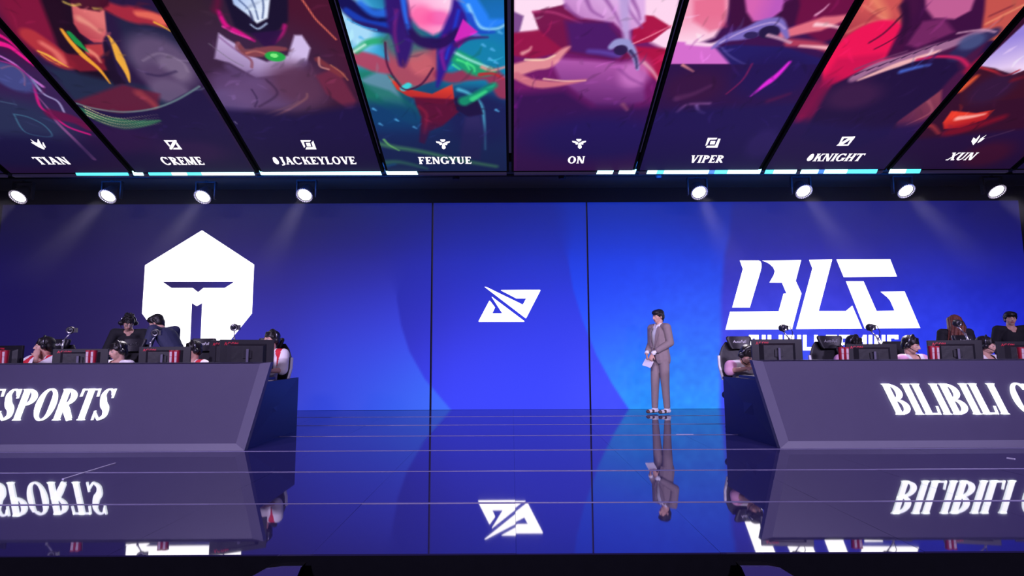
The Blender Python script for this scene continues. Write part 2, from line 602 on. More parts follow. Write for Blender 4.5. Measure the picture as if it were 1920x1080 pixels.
def build_floor():
    mb = MB()
    ys = [STAGE_Y0] + [3.92 + 1.02 * k for k in range(7)]
    xs = [0.035 + 1.02 * k for k in range(-10, 11)]
    r = random.Random(11)
    for i in range(len(ys) - 1):
        for j in range(len(xs) - 1):
            x0, x1, y0, y1 = xs[j], xs[j + 1], ys[i], ys[i + 1]
            tx, ty = R(r.uniform(-0.05, 0.05)), R(r.uniform(-0.035, 0.035))
            if i == 0 and j == 9:
                tx, ty = R(-0.04), 0.0
            if i == 0 and j == 10:
                tx, ty = R(0.10), R(0.02)
            if i == 0 and j not in (9, 10):
                tx *= 2
            cx, cy = (x0 + x1) / 2, (y0 + y1) / 2
            g = 0.0006
            top = [(x, y, tx * (y - cy) + ty * (x - cx)) for x, y in ((x0 + g, y0 + g), (x1 - g, y0 + g), (x1 - g, y1 - g), (x0 + g, y1 - g))]
            bot = [(p[0], p[1], -0.008) for p in top]
            mb.add(bot + top, [(4, 5, 6, 7), (0, 1, 5, 4), (1, 2, 6, 5), (2, 3, 7, 6), (3, 0, 4, 7), (3, 2, 1, 0)])
    o = mb.build('floor', deckmat)
    tag(o, kind='structure')
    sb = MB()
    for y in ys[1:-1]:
        sb.box((0, y, -0.0005), (20.4, 0.013, 0.008))  # pale strip added as the highlight along each seam
    tag(sb.build('seam_highlight_1', 'seam'), kind='structure')
    b = MB()
    b.box((0, (STAGE_Y0 + 10.4) / 2, -0.38), (20.6, 10.4 - STAGE_Y0, 0.742))
    tag(b.build('floor_stage_base', 'black'), kind='structure')
    b = MB()
    b.box((0, -1.4, -0.80), (22, 8.73, 0.10))
    tag(b.build('floor_hall', 'black'), kind='structure')


build_floor()
tag(MB().box((0, 10.45, 2.0), (20.6, 0.1, 5.5)).build('wall_back', 'black'), kind='structure')
tag(MB().box((-9.95, 6.7, 2.0), (0.1, 7.4, 5.5)).build('wall_left', 'black'), kind='structure')
tag(MB().box((9.95, 6.7, 2.0), (0.1, 7.4, 5.5)).build('wall_right', 'black'), kind='structure')
tag(MB().box((0, 9.65, 4.12), (19.8, 1.5, 0.12)).build('ceiling', mat('ceiling_dark_paint', (0.03, 0.03, 0.04), 0.8, noise=0.2)), kind='structure')


# ---------------------------------------------------------------- painting the pictures that the LED screens show
class Canvas:
    """a picture over a plane: colour per grid point, shapes given by outlines on that plane"""

    def __init__(s, us, vs, base=(0, 0, 0)):
        s.U, s.V = np.meshgrid(us, vs)
        s.us, s.vs = us, vs
        s.c = np.empty(s.U.shape + (3,))
        s.c[:] = base

    def _mix(s, a, col, col2=None, g0=None, g1=None):
        col = np.array(col, float)
        if col2 is not None:
            gx, gy = g1[0] - g0[0], g1[1] - g0[1]
            t = ((s.U - g0[0]) * gx + (s.V - g0[1]) * gy) / (gx * gx + gy * gy + 1e-9)
            t = np.clip(t, 0, 1)[..., None]
            col = col * (1 - t) + np.array(col2, float) * t
        s.c = s.c * (1 - a[..., None]) + col * a[..., None]

    def poly(s, pts, col, soft=0.01, alpha=1.0, col2=None, g0=None, g1=None, clip=None):
        n = len(pts)
        d = np.full(s.U.shape, 1e9)
        inside = np.zeros(s.U.shape, bool)
        for i in range(n):
            ax, ay = pts[i]
            bx, by = pts[(i + 1) % n]
            ex, ey = bx - ax, by - ay
            t = np.clip(((s.U - ax) * ex + (s.V - ay) * ey) / (ex * ex + ey * ey + 1e-12), 0, 1)
            d = np.minimum(d, np.hypot(s.U - ax - t * ex, s.V - ay - t * ey))
            if ay != by:
                cr = ((ay > s.V) != (by > s.V)) & (s.U < (bx - ax) * (s.V - ay) / (by - ay) + ax)
                inside ^= cr
        sd = np.where(inside, d, -d)
        a = np.clip(sd / (2 * soft) + 0.5, 0, 1) * alpha
        if clip is not None:
            a = a * clip
        s._mix(a, col, col2, g0, g1)

    def stroke(s, pts, w0, w1, col, soft=0.008, alpha=1.0, col2=None, wm=None, clip=None):
        # smooth the path first
        P, W = [], []
        n = len(pts)
        for i in range(n - 1):
            p0, p1, p2, p3 = pts[max(i - 1, 0)], pts[i], pts[i + 1], pts[min(i + 2, n - 1)]
            for k in range(6):
                t = k / 6
                f = lambda a, b, c, e: 0.5 * ((2 * b) + (-a + c) * t + (2 * a - 5 * b + 4 * c - e) * t * t + (-a + 3 * b - 3 * c + e) * t ** 3)
                P.append((f(p0[0], p1[0], p2[0], p3[0]), f(p0[1], p1[1], p2[1], p3[1])))
                W.append((i + k / 6) / (n - 1))
        P.append(pts[-1])
        W.append(1.0)
        wf = lambda t: (w0 * (1 - t) + w1 * t) if wm is None else (w0 * (1 - 2 * t) + wm * 2 * t if t < 0.5 else wm * (2 - 2 * t) + w1 * (2 * t - 1))
        u0, u1 = min(p[0] for p in P) - 0.5, max(p[0] for p in P) + 0.5
        j0, j1 = np.searchsorted(s.us, u0), np.searchsorted(s.us, u1)
        if j1 <= j0:
            return
        U, V = s.U[:, j0:j1], s.V[:, j0:j1]
        best, bt = np.full(U.shape, -1e9), np.zeros(U.shape)
        for i in range(len(P) - 1):
            ax, ay = P[i]
            ex, ey = P[i + 1][0] - ax, P[i + 1][1] - ay
            t = np.clip(((U - ax) * ex + (V - ay) * ey) / (ex * ex + ey * ey + 1e-12), 0, 1)
            tt = W[i] * (1 - t) + W[i + 1] * t
            w = np.vectorize(wf)(tt) if False else ((w0 * (1 - tt) + w1 * tt) if wm is None else np.where(tt < 0.5, w0 * (1 - 2 * tt) + wm * 2 * tt, wm * (2 - 2 * tt) + w1 * (2 * tt - 1)))
            sd = w / 2 - np.hypot(U - ax - t * ex, V - ay - t * ey)
            m = sd > best
            best, bt = np.where(m, sd, best), np.where(m, tt, bt)
        a = np.clip(best / (2 * soft) + 0.5, 0, 1) * alpha
        if clip is not None:
            a = a * clip[:, j0:j1]
        col = np.array(col, float)
        if col2 is not None:
            col = col * (1 - bt[..., None]) + np.array(col2, float) * bt[..., None]
        s.c[:, j0:j1] = s.c[:, j0:j1] * (1 - a[..., None]) + col * a[..., None]

    def blob(s, c, ru, rv, rot, col, soft=0.3, alpha=1.0, clip=None):
        du, dv = s.U - c[0], s.V - c[1]
        cr, sr = math.cos(rot), math.sin(rot)
        q = np.hypot((du * cr + dv * sr) / ru, (-du * sr + dv * cr) / rv)
        a = np.clip((1 - q) / soft + 0.5, 0, 1) * alpha
        a = a * a * (3 - 2 * a)
        if clip is not None:
            a = a * clip
        s._mix(a, col)

    def mesh(s, name, j0, j1, O, U, V, material, parent=None, shear_ok=None):
        """columns j0..j1 of the grid as a mesh on the plane O + u*U + v*V"""
        uu, vv = s.U[:, j0:j1], s.V[:, j0:j1]
        ny, nx = uu.shape
        O, U, V = np.array(O), np.array(U), np.array(V)
        co = O + uu[..., None] * U + vv[..., None] * V
        idx = np.arange(ny * nx).reshape(ny, nx)
        q = np.stack([idx[:-1, :-1], idx[:-1, 1:], idx[1:, 1:], idx[1:, :-1]], -1).reshape(-1, 4)
        me = bpy.data.meshes.new(name)
        me.vertices.add(ny * nx)
        me.vertices.foreach_set('co', co.reshape(-1).astype(np.float32))
        me.loops.add(q.size)
        me.loops.foreach_set('vertex_index', q.reshape(-1).astype(np.int32))
        me.polygons.add(len(q))
        me.polygons.foreach_set('loop_start', (np.arange(len(q)) * 4).astype(np.int32))
        me.polygons.foreach_set('loop_total', np.full(len(q), 4, np.int32))
        me.update(calc_edges=True)
        me.materials.append(M[material])
        at = me.color_attributes.new('picture', 'FLOAT_COLOR', 'POINT')
        c = np.clip(s.c[:, j0:j1] / 255.0, 0, 1.6)
        c = np.where(c <= 0.04045, c / 12.92, ((c + 0.055) / 1.055) ** 2.4)
        rgba = np.concatenate([c, np.ones((ny, nx, 1))], -1).astype(np.float32)
        at.data.foreach_set('color', rgba.reshape(-1))
        o = bpy.data.objects.new(name, me)
        C.objects.link(o)
        if parent is not None:
            o.parent = parent
        return o


def shepard(U, V, pts, sig):
    """smooth blend of colour samples"""
    num = np.zeros(U.shape + (3,))
    den = np.zeros(U.shape)
    for u, v, col in pts:
        w = np.exp(-((U - u) ** 2 + (V - v) ** 2) / (2 * sig * sig)) + 1e-9
        num += w[..., None] * np.array(col, float)
        den += w
    return num / den[..., None]


# ---------------------------------------------------------------- LED wall at the back of the stage
def wp(px, py):
    p = atY(px, py, WALL_Y)
    return (p.x, p.z)


def build_wall():
    us = np.linspace(-HALF_W, HALF_W, 616)
    vs = np.linspace(0.0, WALL_H, 124)
    cv = Canvas(us, vs)
    Z = {
        'L': [(0, 400, (22, 16, 82)), (0, 550, (28, 19, 98)), (0, 640, (32, 22, 100)), (150, 430, (27, 18, 88)), (150, 600, (42, 32, 100)), (300, 420, (34, 22, 104)), (240, 500, (44, 32, 108)), (300, 620, (58, 44, 118)),
              (520, 440, (44, 32, 118)), (520, 560, (58, 50, 170)), (500, 660, (62, 58, 215)), (620, 440, (30, 25, 122)), (620, 520, (46, 43, 175)), (620, 600, (58, 62, 232)), (620, 680, (60, 85, 255)), (700, 450, (24, 26, 140)),
              (700, 560, (42, 48, 195)), (720, 640, (58, 72, 250)), (720, 740, (50, 95, 255)), (600, 760, (60, 80, 250)), (650, 390, (20, 16, 105)), (560, 390, (24, 16, 98)), (800, 760, (60, 112, 255)), (420, 700, (70, 70, 220))],
        'C': [(760, 400, (20, 22, 130)), (900, 400, (14, 28, 145)), (1040, 400, (10, 34, 160)), (780, 520, (28, 36, 175)), (900, 480, (22, 40, 182)), (1030, 480, (24, 46, 200)), (800, 600, (44, 46, 200)), (940, 580, (46, 54, 222)),
              (1060, 600, (44, 58, 235)), (860, 700, (52, 62, 248)), (1000, 700, (52, 66, 255)), (1120, 740, (60, 75, 255)), (900, 760, (55, 70, 255))],
        'R': [(1090, 400, (8, 38, 168)), (1200, 400, (12, 38, 170)), (1330, 400, (20, 32, 160)), (1100, 460, (12, 56, 230)), (1200, 480, (16, 64, 246)), (1330, 480, (20, 58, 220)), (1130, 570, (32, 74, 255)), (1250, 580, (38, 80, 255)),
              (1340, 580, (45, 88, 255)), (1170, 680, (46, 115, 255)), (1280, 680, (42, 125, 255)), (1350, 650, (55, 112, 255)), (1210, 755, (32, 165, 255)), (1300, 755, (46, 145, 255)), (1350, 755, (46, 155, 255))],
        'F': [(1380, 390, (22, 30, 155)), (1380, 460, (40, 40, 162)), (1500, 440, (42, 40, 162)), (1370, 560, (56, 56, 205)), (1600, 440, (38, 36, 156)), (1750, 430, (30, 30, 146)), (1880, 400, (20, 16, 112)), (1880, 450, (22, 22, 126)),
              (1400, 640, (66, 78, 250)), (1550, 560, (62, 62, 232)), (1750, 520, (42, 52, 210)), (1880, 520, (30, 40, 185)), (1750, 620, (44, 62, 250)), (1900, 600, (28, 40, 225)), (1800, 680, (48, 75, 255)), (1500, 660, (60, 85, 255))]}
    lay = {k: shepard(cv.U, cv.V, [(*wp(x, y), c) for x, y, c in v], 0.62) for k, v in Z.items()}

    def edge(pts, soft):
        """0 left of the curve, 1 right of it"""
        q = [wp(*p) for p in pts]
        zs = [p[1] for p in q][::-1]
        xs = [p[0] for p in q][::-1]
        x = np.interp(cv.V, zs, xs)
        return x, soft
    x1, _ = edge([(700, 384), (722, 430), (742, 500), (744, 560), (752, 610), (768, 660), (796, 710), (845, 768)], 0)
    x2, _ = edge([(1050, 384), (1060, 430), (1064, 480), (1074, 540), (1092, 600), (1118, 665), (1148, 720), (1180, 768)], 0)
    x3, _ = edge([(1372, 384), (1368, 440), (1358, 480), (1352, 560), (1352, 640), (1350, 768)], 0)
    zf = cv.V
    s1 = 0.03 + 0.55 * np.clip((zf - 2.0) / 1.0, 0, 1)
    s2 = 0.025 + 0.2 * np.clip((zf - 2.6) / 0.5, 0, 1)
    s3 = 0.06
    st = lambda x, s: np.clip((cv.U - x) / (2 * s) + 0.5, 0, 1)[..., None]
    c = lay['L']
    for x, s, k in ((x1, s1, 'C'), (x2, s2, 'R'), (x3, s3, 'F')):
        a = st(x, s)
        a = a * a * (3 - 2 * a)
        c = c * (1 - a) + lay[k] * a
    # grainy texture of the picture on the right half
    r = np.random.RandomState(3)

    def noise(nx, ny):
        g = r.rand(ny, nx)
        fx = np.linspace(0, nx - 1.001, cv.U.shape[1])
        fy = np.linspace(0, ny - 1.001, cv.U.shape[0])
        ix, iy = fx.astype(int), fy.astype(int)
        tx, ty = (fx - ix)[None, :], (fy - iy)[:, None]
        return (g[np.ix_(iy, ix)] * (1 - tx) * (1 - ty) + g[np.ix_(iy, ix + 1)] * tx * (1 - ty) + g[np.ix_(iy + 1, ix)] * (1 - tx) * ty + g[np.ix_(iy + 1, ix + 1)] * tx * ty) - 0.5
    g = noise(150, 32) * 0.6 + noise(300, 60) * 0.5
    m = np.clip((cv.U - 1.3) / 1.2, 0, 1) * np.clip(1.25 - zf / 3.2, 0.15, 1)
    c = c * (1 + (g * m * 0.20)[..., None] * np.array([1.2, 1.0, 0.45]))
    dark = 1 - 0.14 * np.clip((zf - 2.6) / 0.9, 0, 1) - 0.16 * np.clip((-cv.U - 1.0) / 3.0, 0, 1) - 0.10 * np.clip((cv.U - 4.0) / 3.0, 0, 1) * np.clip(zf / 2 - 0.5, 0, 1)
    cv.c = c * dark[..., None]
    w = thing('video_wall', (0, WALL_Y, 0), 0, 'wide blue LED video wall behind the stage showing three white logos', 'video wall')
    cuts = [-HALF_W, -1.41, 1.41, HALF_W]
    js = [0, int(np.argmin(abs(us + 1.41))), int(np.argmin(abs(us - 1.41))), len(us)]
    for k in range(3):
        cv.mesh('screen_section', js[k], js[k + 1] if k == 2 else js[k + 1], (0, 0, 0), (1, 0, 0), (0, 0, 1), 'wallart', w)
    w_b = MB().box((0, 0.16, WALL_H / 2), (2 * HALF_W + 0.04, 0.28, WALL_H)).build('screen_backing', 'blackmetal', w)

    def P(pts, sc, ox, oy):
        out = []
        for x, y in pts:
            q = wp(x / sc + ox, y / sc + oy)
            out.append((q[0], q[1]))
        return out
    O, U, V = (0, -0.004, 0), (1, 0, 0), (0, 0, 1)
    # hexagonal helmet crest on the left
    out = P([(1137, 336), (1430, 528), (1418, 803), (1095, 1205), (800, 803), (817, 532)], 3, 0, 320)
    brow = P([(915, 625), (1320, 625), (1265, 660), (1145, 660), (1115, 684), (1085, 660), (965, 660)], 3, 0, 320)
    nose = P([(1080, 745), (1108, 762), (1138, 745), (1128, 975), (1118, 1090), (1062, 1090), (1070, 975)], 3, 0, 320)
    fill_polys([out, brow, nose], O, U, V, 'helmet_logo', 'logo', w)
    # two-blade emblem in the middle
    a = P([(465, 172), (500, 174), (1155, 492), (1215, 382), (1040, 382), (760, 236), (768, 230), (1462, 226), (1472, 236), (1216, 733), (1200, 733)], 9.6, 860, 520)
    b = P([(593, 352), (605, 354), (1185, 790), (1176, 800), (364, 800), (358, 790), (550, 424), (565, 424), (655, 542), (605, 648), (785, 648)], 9.6, 860, 520)
    fill_polys([a, b], O, U, V, 'emblem_logo', 'logo', w)
    s = (4.8, 1340, 470)
    L = [[(225, 88), (395, 88), (412, 98), (420, 118), (420, 150), (412, 185), (315, 512), (157, 512), (253, 165)],
         [(425, 90), (777, 85), (728, 272), (780, 385), (695, 707), (97, 711), (138, 550), (575, 545), (618, 388), (645, 385), (605, 288), (492, 287), (530, 222), (540, 185), (526, 150), (490, 118), (455, 100)],
         [(848, 83), (1056, 80), (935, 543), (1180, 543), (1237, 495), (1325, 702), (732, 706), (878, 160)],
         [(1095, 80), (1578, 78), (1638, 232), (1160, 238)],
         [(1180, 275), (1338, 275), (1455, 543), (1618, 541), (1578, 450), (1552, 420), (1492, 370), (1708, 368), (1848, 696), (1350, 702)]]
    fill_polys([P(q, *s) for q in L], O, U, V, 'letter_logo', 'logo', w)
    # the squared lettering below it: BILIBILI GAMING
    x0, x1_, yt, yb = 1404.0, 1684.0, 628.0, 657.0
    t, th = 0.30, 0.22
    def sq(ch):
        W = 0.9
        st_ = lambda x: [(x, 0), (x + t, 0), (x + t, 1), (x, 1)]
        if ch == 'I': return [st_(0)], t
        if ch == 'L': return [st_(0), [(0, 0), (W - 0.15, 0), (W - 0.15, th), (0, th)]], W - 0.15
        if ch == 'B': return [st_(0), [(0, 0), (W, 0), (W, th), (0, th)], [(0, .40), (W, .40), (W, .60), (0, .60)], [(0, 1 - th), (W - .1, 1 - th), (W - .1, 1), (0, 1)], [(W - t, 0), (W, 0), (W, .5), (W - t, .5)], [(W - t - .1, .5), (W - .1, .5), (W - .1, 1), (W - t - .1, 1)]], W
        if ch == 'G': return [st_(0), [(0, 0), (W, 0), (W, th), (0, th)], [(0, 1 - th), (W, 1 - th), (W, 1), (0, 1)], [(W - t, 0), (W, 0), (W, .55), (W - t, .55)], [(W * .5, .38), (W, .38), (W, .58), (W * .5, .58)], [(W - t, 1), (W, 1), (W, .72), (W - t, .72)]], W
        if ch == 'A': return [st_(0), st_(W - t), [(0, 1 - th), (W, 1 - th), (W, 1), (0, 1)], [(0, .35), (W, .35), (W, .5), (0, .5)]], W
        if ch == 'M': return [st_(0), st_(1.2 - t), [(0, 1), (t * .9, 1), (.6 + t * .4, .35), (.6 - t * .4, .35)], [(1.2, 1), (1.2 - t * .9, 1), (.6 - t * .4, .35), (.6 + t * .4, .35)]], 1.2
        if ch == 'N': return [st_(0), st_(W - t), [(0, 1), (t, 1), (W, 0), (W - t, 0)]], W
        return [], 0.35
    pcs, x = [], 0
    for ch in 'BILIBILI GAMING':
        p, adv = sq(ch)
        pcs += [[(a_ + x, b_) for a_, b_ in poly] for poly in p]
        x += adv + 0.16
    k = (x1_ - x0) / (x - 0.16)
    mb = MB()
    for poly in pcs:
        q = [wp(x0 + a_ * k, yb - b_ * (yb - yt)) for a_, b_ in poly]
        mb.prism(q, O, U, V, 0.002)
    mb.build('small_lettering', 'logo', w)
    # black strip where two sections of the wall meet
    for xx in (-1.425, 1.39):
        MB().box((xx, -0.002, WALL_H / 2), (0.012, 0.006, WALL_H)).build('section_joint', 'black', w)


build_wall()

# ---------------------------------------------------------------- sloping screens overhead
TILT = R(22.5)
OV = Vector((0, 8.85, 3.876))
OVU, OVV = Vector((1, 0, 0)), Vector((0, -math.cos(TILT), math.sin(TILT)))
OVN = OVU.cross(OVV).normalized()
PW = 2.016


def ov(px, py):
    p = on_plane(px, py, OV, OVN)
    return ((p - OV).dot(OVU), (p - OV).dot(OVV))


OV_LEN = 3.7
OUS = np.linspace(-5 * PW, 5 * PW, 1401)
OVS = np.linspace(0.02, OV_LEN, 250)


def build_overhead():
    cv = Canvas(OUS, OVS, (26, 16, 60))
    seamx = [k * PW for k in range(-5, 6)]
    pid = np.clip(np.floor(cv.U / PW).astype(int) + 5, 0, 9)
    K = 0.0098

    def pp(pts):
        return [ov(*p) for p in pts]

    for k in range(-4, 4):
        clip = (pid == k + 5).astype(float)
        lo, hi = k * PW - 0.4, (k + 1) * PW + 0.4
        P = lambda pts, col, soft=2, al=1.0, **kw: cv.poly(pp(pts), col, soft * 0.55 * K, al, clip=clip, **kw)
        S = lambda pts, w0, w1, col, al=1.0, soft=1.2, **kw: cv.stroke(pp(pts), w0 * K, w1 * K, col, soft * K, al, clip=clip, **{a: (b * K if a == 'wm' else b) for a, b in kw.items()})

        def B(x, y, rx, ry, col, al=1.0, soft=0.5, rot=0):
            c = ov(x, y)
            cv.blob(c, rx * K, ry * K * 1.3, rot, col, soft * 0.8, al, clip=clip)
        if k == -4:
            P([(-200, -170), (-40, -170), (260, 330), (0, 330), (-300, 330)], (38, 16, 62), 8)
            B(20, 40, 60, 60, (80, 10, 60), 0.9, 1.0)
            B(60, 180, 90, 60, (58, 34, 84), 0.7, 1.2)
            B(30, 230, 80, 40, (40, 46, 82), 0.9, 1.0)
            S([(-20, 78), (15, 86), (40, 104), (62, 122)], 10, 3, (236, 24, 140))
            S([(-20, 58), (10, 72), (34, 92)], 8, 1, (225, 20, 130))
            S([(-10, 100), (24, 118), (50, 140), (80, 162)], 3, 5, (190, 110, 200), wm=4)
            S([(0, 114), (30, 124), (54, 146), (66, 172), (76, 200), (98, 216), (128, 238), (168, 252)], 2.5, 4, (196, 24, 120), wm=4)
            S([(60, 150), (82, 176), (108, 190), (120, 210)], 4, 3, (150, 140, 190))
            S([(70, 180), (92, 206), (106, 228), (140, 262), (176, 298)], 1.5, 7, (140, 80, 140), 0.9)
            S([(100, 215), (140, 225), (165, 240)], 22, 12, (110, 14, 66), 0.8, 3)
            B(22, 145, 24, 20, (66, 70, 130), 0.95, 0.5)
            S([(2, 128), (24, 124), (44, 140), (46, 160)], 2, 2, (130, 90, 130), 0.8)
            S([(26, 214), (54, 220), (84, 236), (96, 256), (48, 248), (26, 214)], 2, 2, (70, 120, 150), 0.8)
            S([(0, 190), (30, 196)], 2, 2, (80, 110, 140), 0.6)
            B(40, 285, 120, 30, (26, 20, 66), 0.85, 1.0)
        if k == -3:
            P([(-150, -170), (330, -170), (500, 330), (240, 330)], (40, 22, 62), 8)
            P([(-60, -160), (150, -160), (120, 60), (60, 100), (20, 60)], (120, 16, 48), 12, 0.9)
            B(60, 30, 50, 50, (130, 20, 60), 0.7, 1.0)
            P([(60, -40), (130, -20), (150, 60), (190, 110), (240, 160), (160, 160), (110, 90)], (24, 8, 28), 6, 0.9)
            P([(85, 125), (120, 130), (200, 150), (330, 170), (360, 200), (180, 200), (140, 190)], (34, 44, 74), 10, 0.9)
            P([(215, 20), (320, 20), (360, 90), (340, 140), (280, 150), (240, 110)], (34, 34, 66), 10, 0.9)
            # flame-like warm shapes
            P([(120, -120), (215, -120), (196, 22), (200, 60), (192, 80), (176, 80), (150, 62), (138, 44)], (224, 116, 116), 2.5, 1, col2=(170, 50, 70), g0=ov(190, 40), g1=ov(140, 70))
            S([(150, 36), (168, 46), (186, 60)], 10, 3, (240, 160, 140), 0.7, 3)
            S([(60, 70), (88, 92), (112, 112), (128, 118)], 26, 18, (180, 50, 60), 0.95, 3, wm=34)
            S([(80, 82), (104, 98), (118, 116)], 8, 10, (236, 120, 110), 0.8, 3)
            S([(200, 12), (236, 26), (268, 30), (306, 40)], 14, 18, (170, 40, 60), 0.95, 3, wm=24)
            S([(258, 26), (284, 30), (302, 38)], 8, 14, (236, 110, 90), 0.9, 2.5)
            S([(290, 42), (306, 50), (320, 58)], 3, 2, (240, 170, 60))
            P([(160, 84), (192, 82), (196, 100), (180, 116), (160, 100)], (190, 60, 66), 3, 0.95)
            P([(122, 100), (200, 110), (206, 132), (150, 134), (128, 122)], (130, 26, 46), 4, 0.9)
            S([(168, 96), (180, 104), (188, 116)], 8, 3, (240, 140, 120), 0.8, 2)
            S([(116, 56), (132, 78), (156, 104), (186, 130), (206, 156)], 4, 2, (240, 160, 50), 1, wm=8)
            S([(130, 62), (146, 80), (166, 98)], 6, 1, (28, 140, 70), 1, wm=9)
            S([(204, 68), (214, 84), (226, 112), (238, 136), (243, 154)], 3, 1.5, (240, 170, 60), 1, wm=11)
            P([(196, 72), (206, 90), (222, 140), (236, 156), (214, 160), (196, 120)], (28, 12, 40), 3, 0.9)
            S([(72, 96), (90, 104), (110, 116), (128, 126)], 3, 1, (240, 170, 70), 1, wm=5)
            S([(78, 102), (92, 112), (112, 122)], 2, 1, (220, 140, 60), 1)
            P([(110, -100), (210, -100), (204, 10), (186, 22), (150, 16), (128, 2)], (60, 10, 36), 3, 0.92)
            S([(120, 4), (136, 10), (150, 8)], 3, 2, (220, 190, 90), 0.8, 1.5)
            S([(176, 16), (190, 16)], 3, 2, (220, 190, 90), 0.7, 1.5)
            # smoky shape
            B(306, 118, 42, 34, (96, 76, 112), 0.9, 0.7, 0.3)
            B(326, 128, 20, 16, (124, 104, 136), 0.7, 0.7)
            B(296, 146, 24, 18, (84, 62, 100), 0.8, 0.8)
            B(320, 172, 28, 18, (104, 84, 120), 0.8, 0.7)
            S([(276, 138), (300, 142), (330, 134)], 4, 3, (52, 36, 76), 0.8, 2)
            S([(268, 114), (300, 100), (340, 116), (352, 134)], 2, 3, (140, 120, 150), 0.7, 2)
            P([(140, 190), (230, 158), (300, 176), (296, 204), (230, 212), (170, 206)], (104, 26, 54), 6, 0.85)
            S([(262, 176), (282, 190), (296, 204)], 14, 8, (160, 60, 70), 0.7, 4)
            P([(130, 196), (220, 214), (290, 206), (372, 162), (400, 200), (480, 330), (240, 330)], (30, 18, 64), 3, 0.96)
            S([(144, 194), (180, 204), (232, 210), (286, 204), (330, 188), (374, 162)], 3, 3, (120, 150, 150), 0.7, 1)
            S([(154, 206), (190, 224), (226, 232), (262, 232), (300, 226)], 10, 3, (48, 110, 80), 0.85, 2, wm=24)
            for i in range(26):
                for j in range(4):
                    x = 158 + i * 5.4 + j * 2
                    y = 206 + 22 * math.sin(min(1, i / 13) * 1.5) - (0.7 * max(0, i - 14)) + j * 5.5 - 6
                    if 196 < y < 242:
                        S([(x, y), (x + 4, y + 2)], 2.0, 1, (200, 190, 150), max(0.1, 0.95 - i * 0.032), 0.6)
            B(210, 262, 80, 26, (52, 20, 70), 0.6, 1.0)
            B(360, 285, 60, 20, (58, 26, 76), 0.5, 1.0)
        if k == -2:
            P([(250, -170), (640, -170), (740, 330), (470, 330)], (44, 24, 52), 8)
            B(350, 60, 60, 90, (50, 30, 44), 0.9, 1.0)
            B(600, 60, 60, 90, (74, 18, 44), 0.85, 1.0)
            B(480, 130, 120, 60, (60, 34, 66), 0.8, 1.0)
            P([(410, 62), (424, 72), (452, 88), (470, 104), (500, 116), (540, 104), (552, 66), (566, 66), (582, 90), (574, 120), (556, 140), (520, 142), (480, 146), (430, 118), (402, 110)], (208, 186, 232), 3.5, 1, col2=(140, 112, 160), g0=ov(480, 80), g1=ov(470, 150))
            S([(412, 70), (440, 92), (470, 112)], 2, 2, (110, 60, 120), 0.7, 2)
            S([(430, 126), (480, 156), (540, 148), (572, 118)], 12, 10, (92, 66, 112), 0.85, 4, wm=20)
            B(440, 160, 36, 20, (86, 58, 104), 0.8, 0.9)
            B(430, 190, 44, 18, (98, 78, 132), 0.75, 0.9)
            B(500, 176, 70, 26, (104, 74, 122), 0.7, 1.0)
            B(560, 160, 40, 30, (90, 50, 80), 0.8, 1.0)
            S([(500, 150), (520, 176), (486, 200)], 3, 2, (50, 28, 60), 0.7, 2)
            S([(472, 168), (482, 186), (478, 200)], 2, 2, (40, 24, 60), 0.7, 1.5)
            P([(380, -120), (540, -120), (540, 40), (500, 78), (440, 50)], (22, 14, 44), 4, 0.95)
            P([(400, -120), (520, -120), (502, 34), (482, 44), (462, 26), (438, 8)], (176, 198, 240), 2.5, 1, col2=(230, 238, 255), g0=ov(440, 5), g1=ov(490, 30))
            for q in ([(448, 0), (466, 18), (474, 38)], [(470, -5), (478, 14), (484, 36)], [(492, -5), (494, 14), (492, 34)]):
                S(q, 2.5, 2, (70, 88, 140), 0.8, 1)
            S([(470, 46), (484, 54), (500, 44)], 2, 2, (190, 210, 245), 0.9)
            S([(410, 22), (424, 48), (450, 62), (476, 76)], 5, 3, (214, 16, 132), 1, 2, wm=8)
            S([(418, 50), (440, 62), (468, 72)], 3, 2, (236, 60, 170), 0.9)
            S([(534, 48), (528, 64), (512, 80)], 5, 4, (170, 20, 110), 0.95, 2)
            P([(470, 62), (530, 56), (516, 84), (498, 90)], (44, 14, 66), 3, 0.9)
            S([(404, 20), (408, 0), (398, -20)], 8, 6, (110, 14, 60), 0.7, 4)
            S([(446, 82), (460, 98), (486, 98), (512, 92), (536, 92)], 6, 5, (128, 62, 74), 1, 1.5, wm=14)
            S([(462, 100), (480, 96), (510, 106)], 3, 3, (180, 100, 96), 0.9, 1)
            S([(448, 80), (444, 92), (470, 112), (472, 126)], 3, 4, (140, 80, 100), 0.8, 1)
            B(516, 106, 13, 6, (34, 170, 70), 1, 0.4)
            B(514, 104, 5, 2.5, (130, 240, 130), 0.9, 0.4)
            S([(560, -10), (578, 16), (592, 36), (610, 54), (630, 74)], 2, 2, (226, 110, 90), 0.95, 1)
            S([(392, 82), (430, 110), (456, 124)], 1.5, 1.5, (120, 110, 130), 0.7, 1)
            P([(592, 142), (630, 126), (668, 190), (660, 210), (612, 176)], (110, 38, 66), 5, 0.9)
            S([(596, 112), (616, 126), (640, 140)], 8, 10, (126, 50, 60), 0.9, 2)
            S([(598, 108), (600, 124), (616, 130)], 3, 3, (190, 120, 120), 0.9, 1)
            S([(620, 122), (640, 136), (652, 150)], 2, 2, (200, 120, 90), 0.7, 1)
            S([(510, 220), (540, 206), (572, 186), (576, 176)], 3, 2, (150, 96, 100), 0.7, 2)
            S([(500, 214), (540, 200), (560, 190)], 2, 2, (120, 80, 96), 0.6, 2)
            P([(380, 200), (560, 216), (700, 190), (760, 330), (450, 330)], (28, 17, 66), 14, 0.92)
            S([(440, 228), (444, 232)], 2, 2, (140, 130, 160), 0.6, 1)
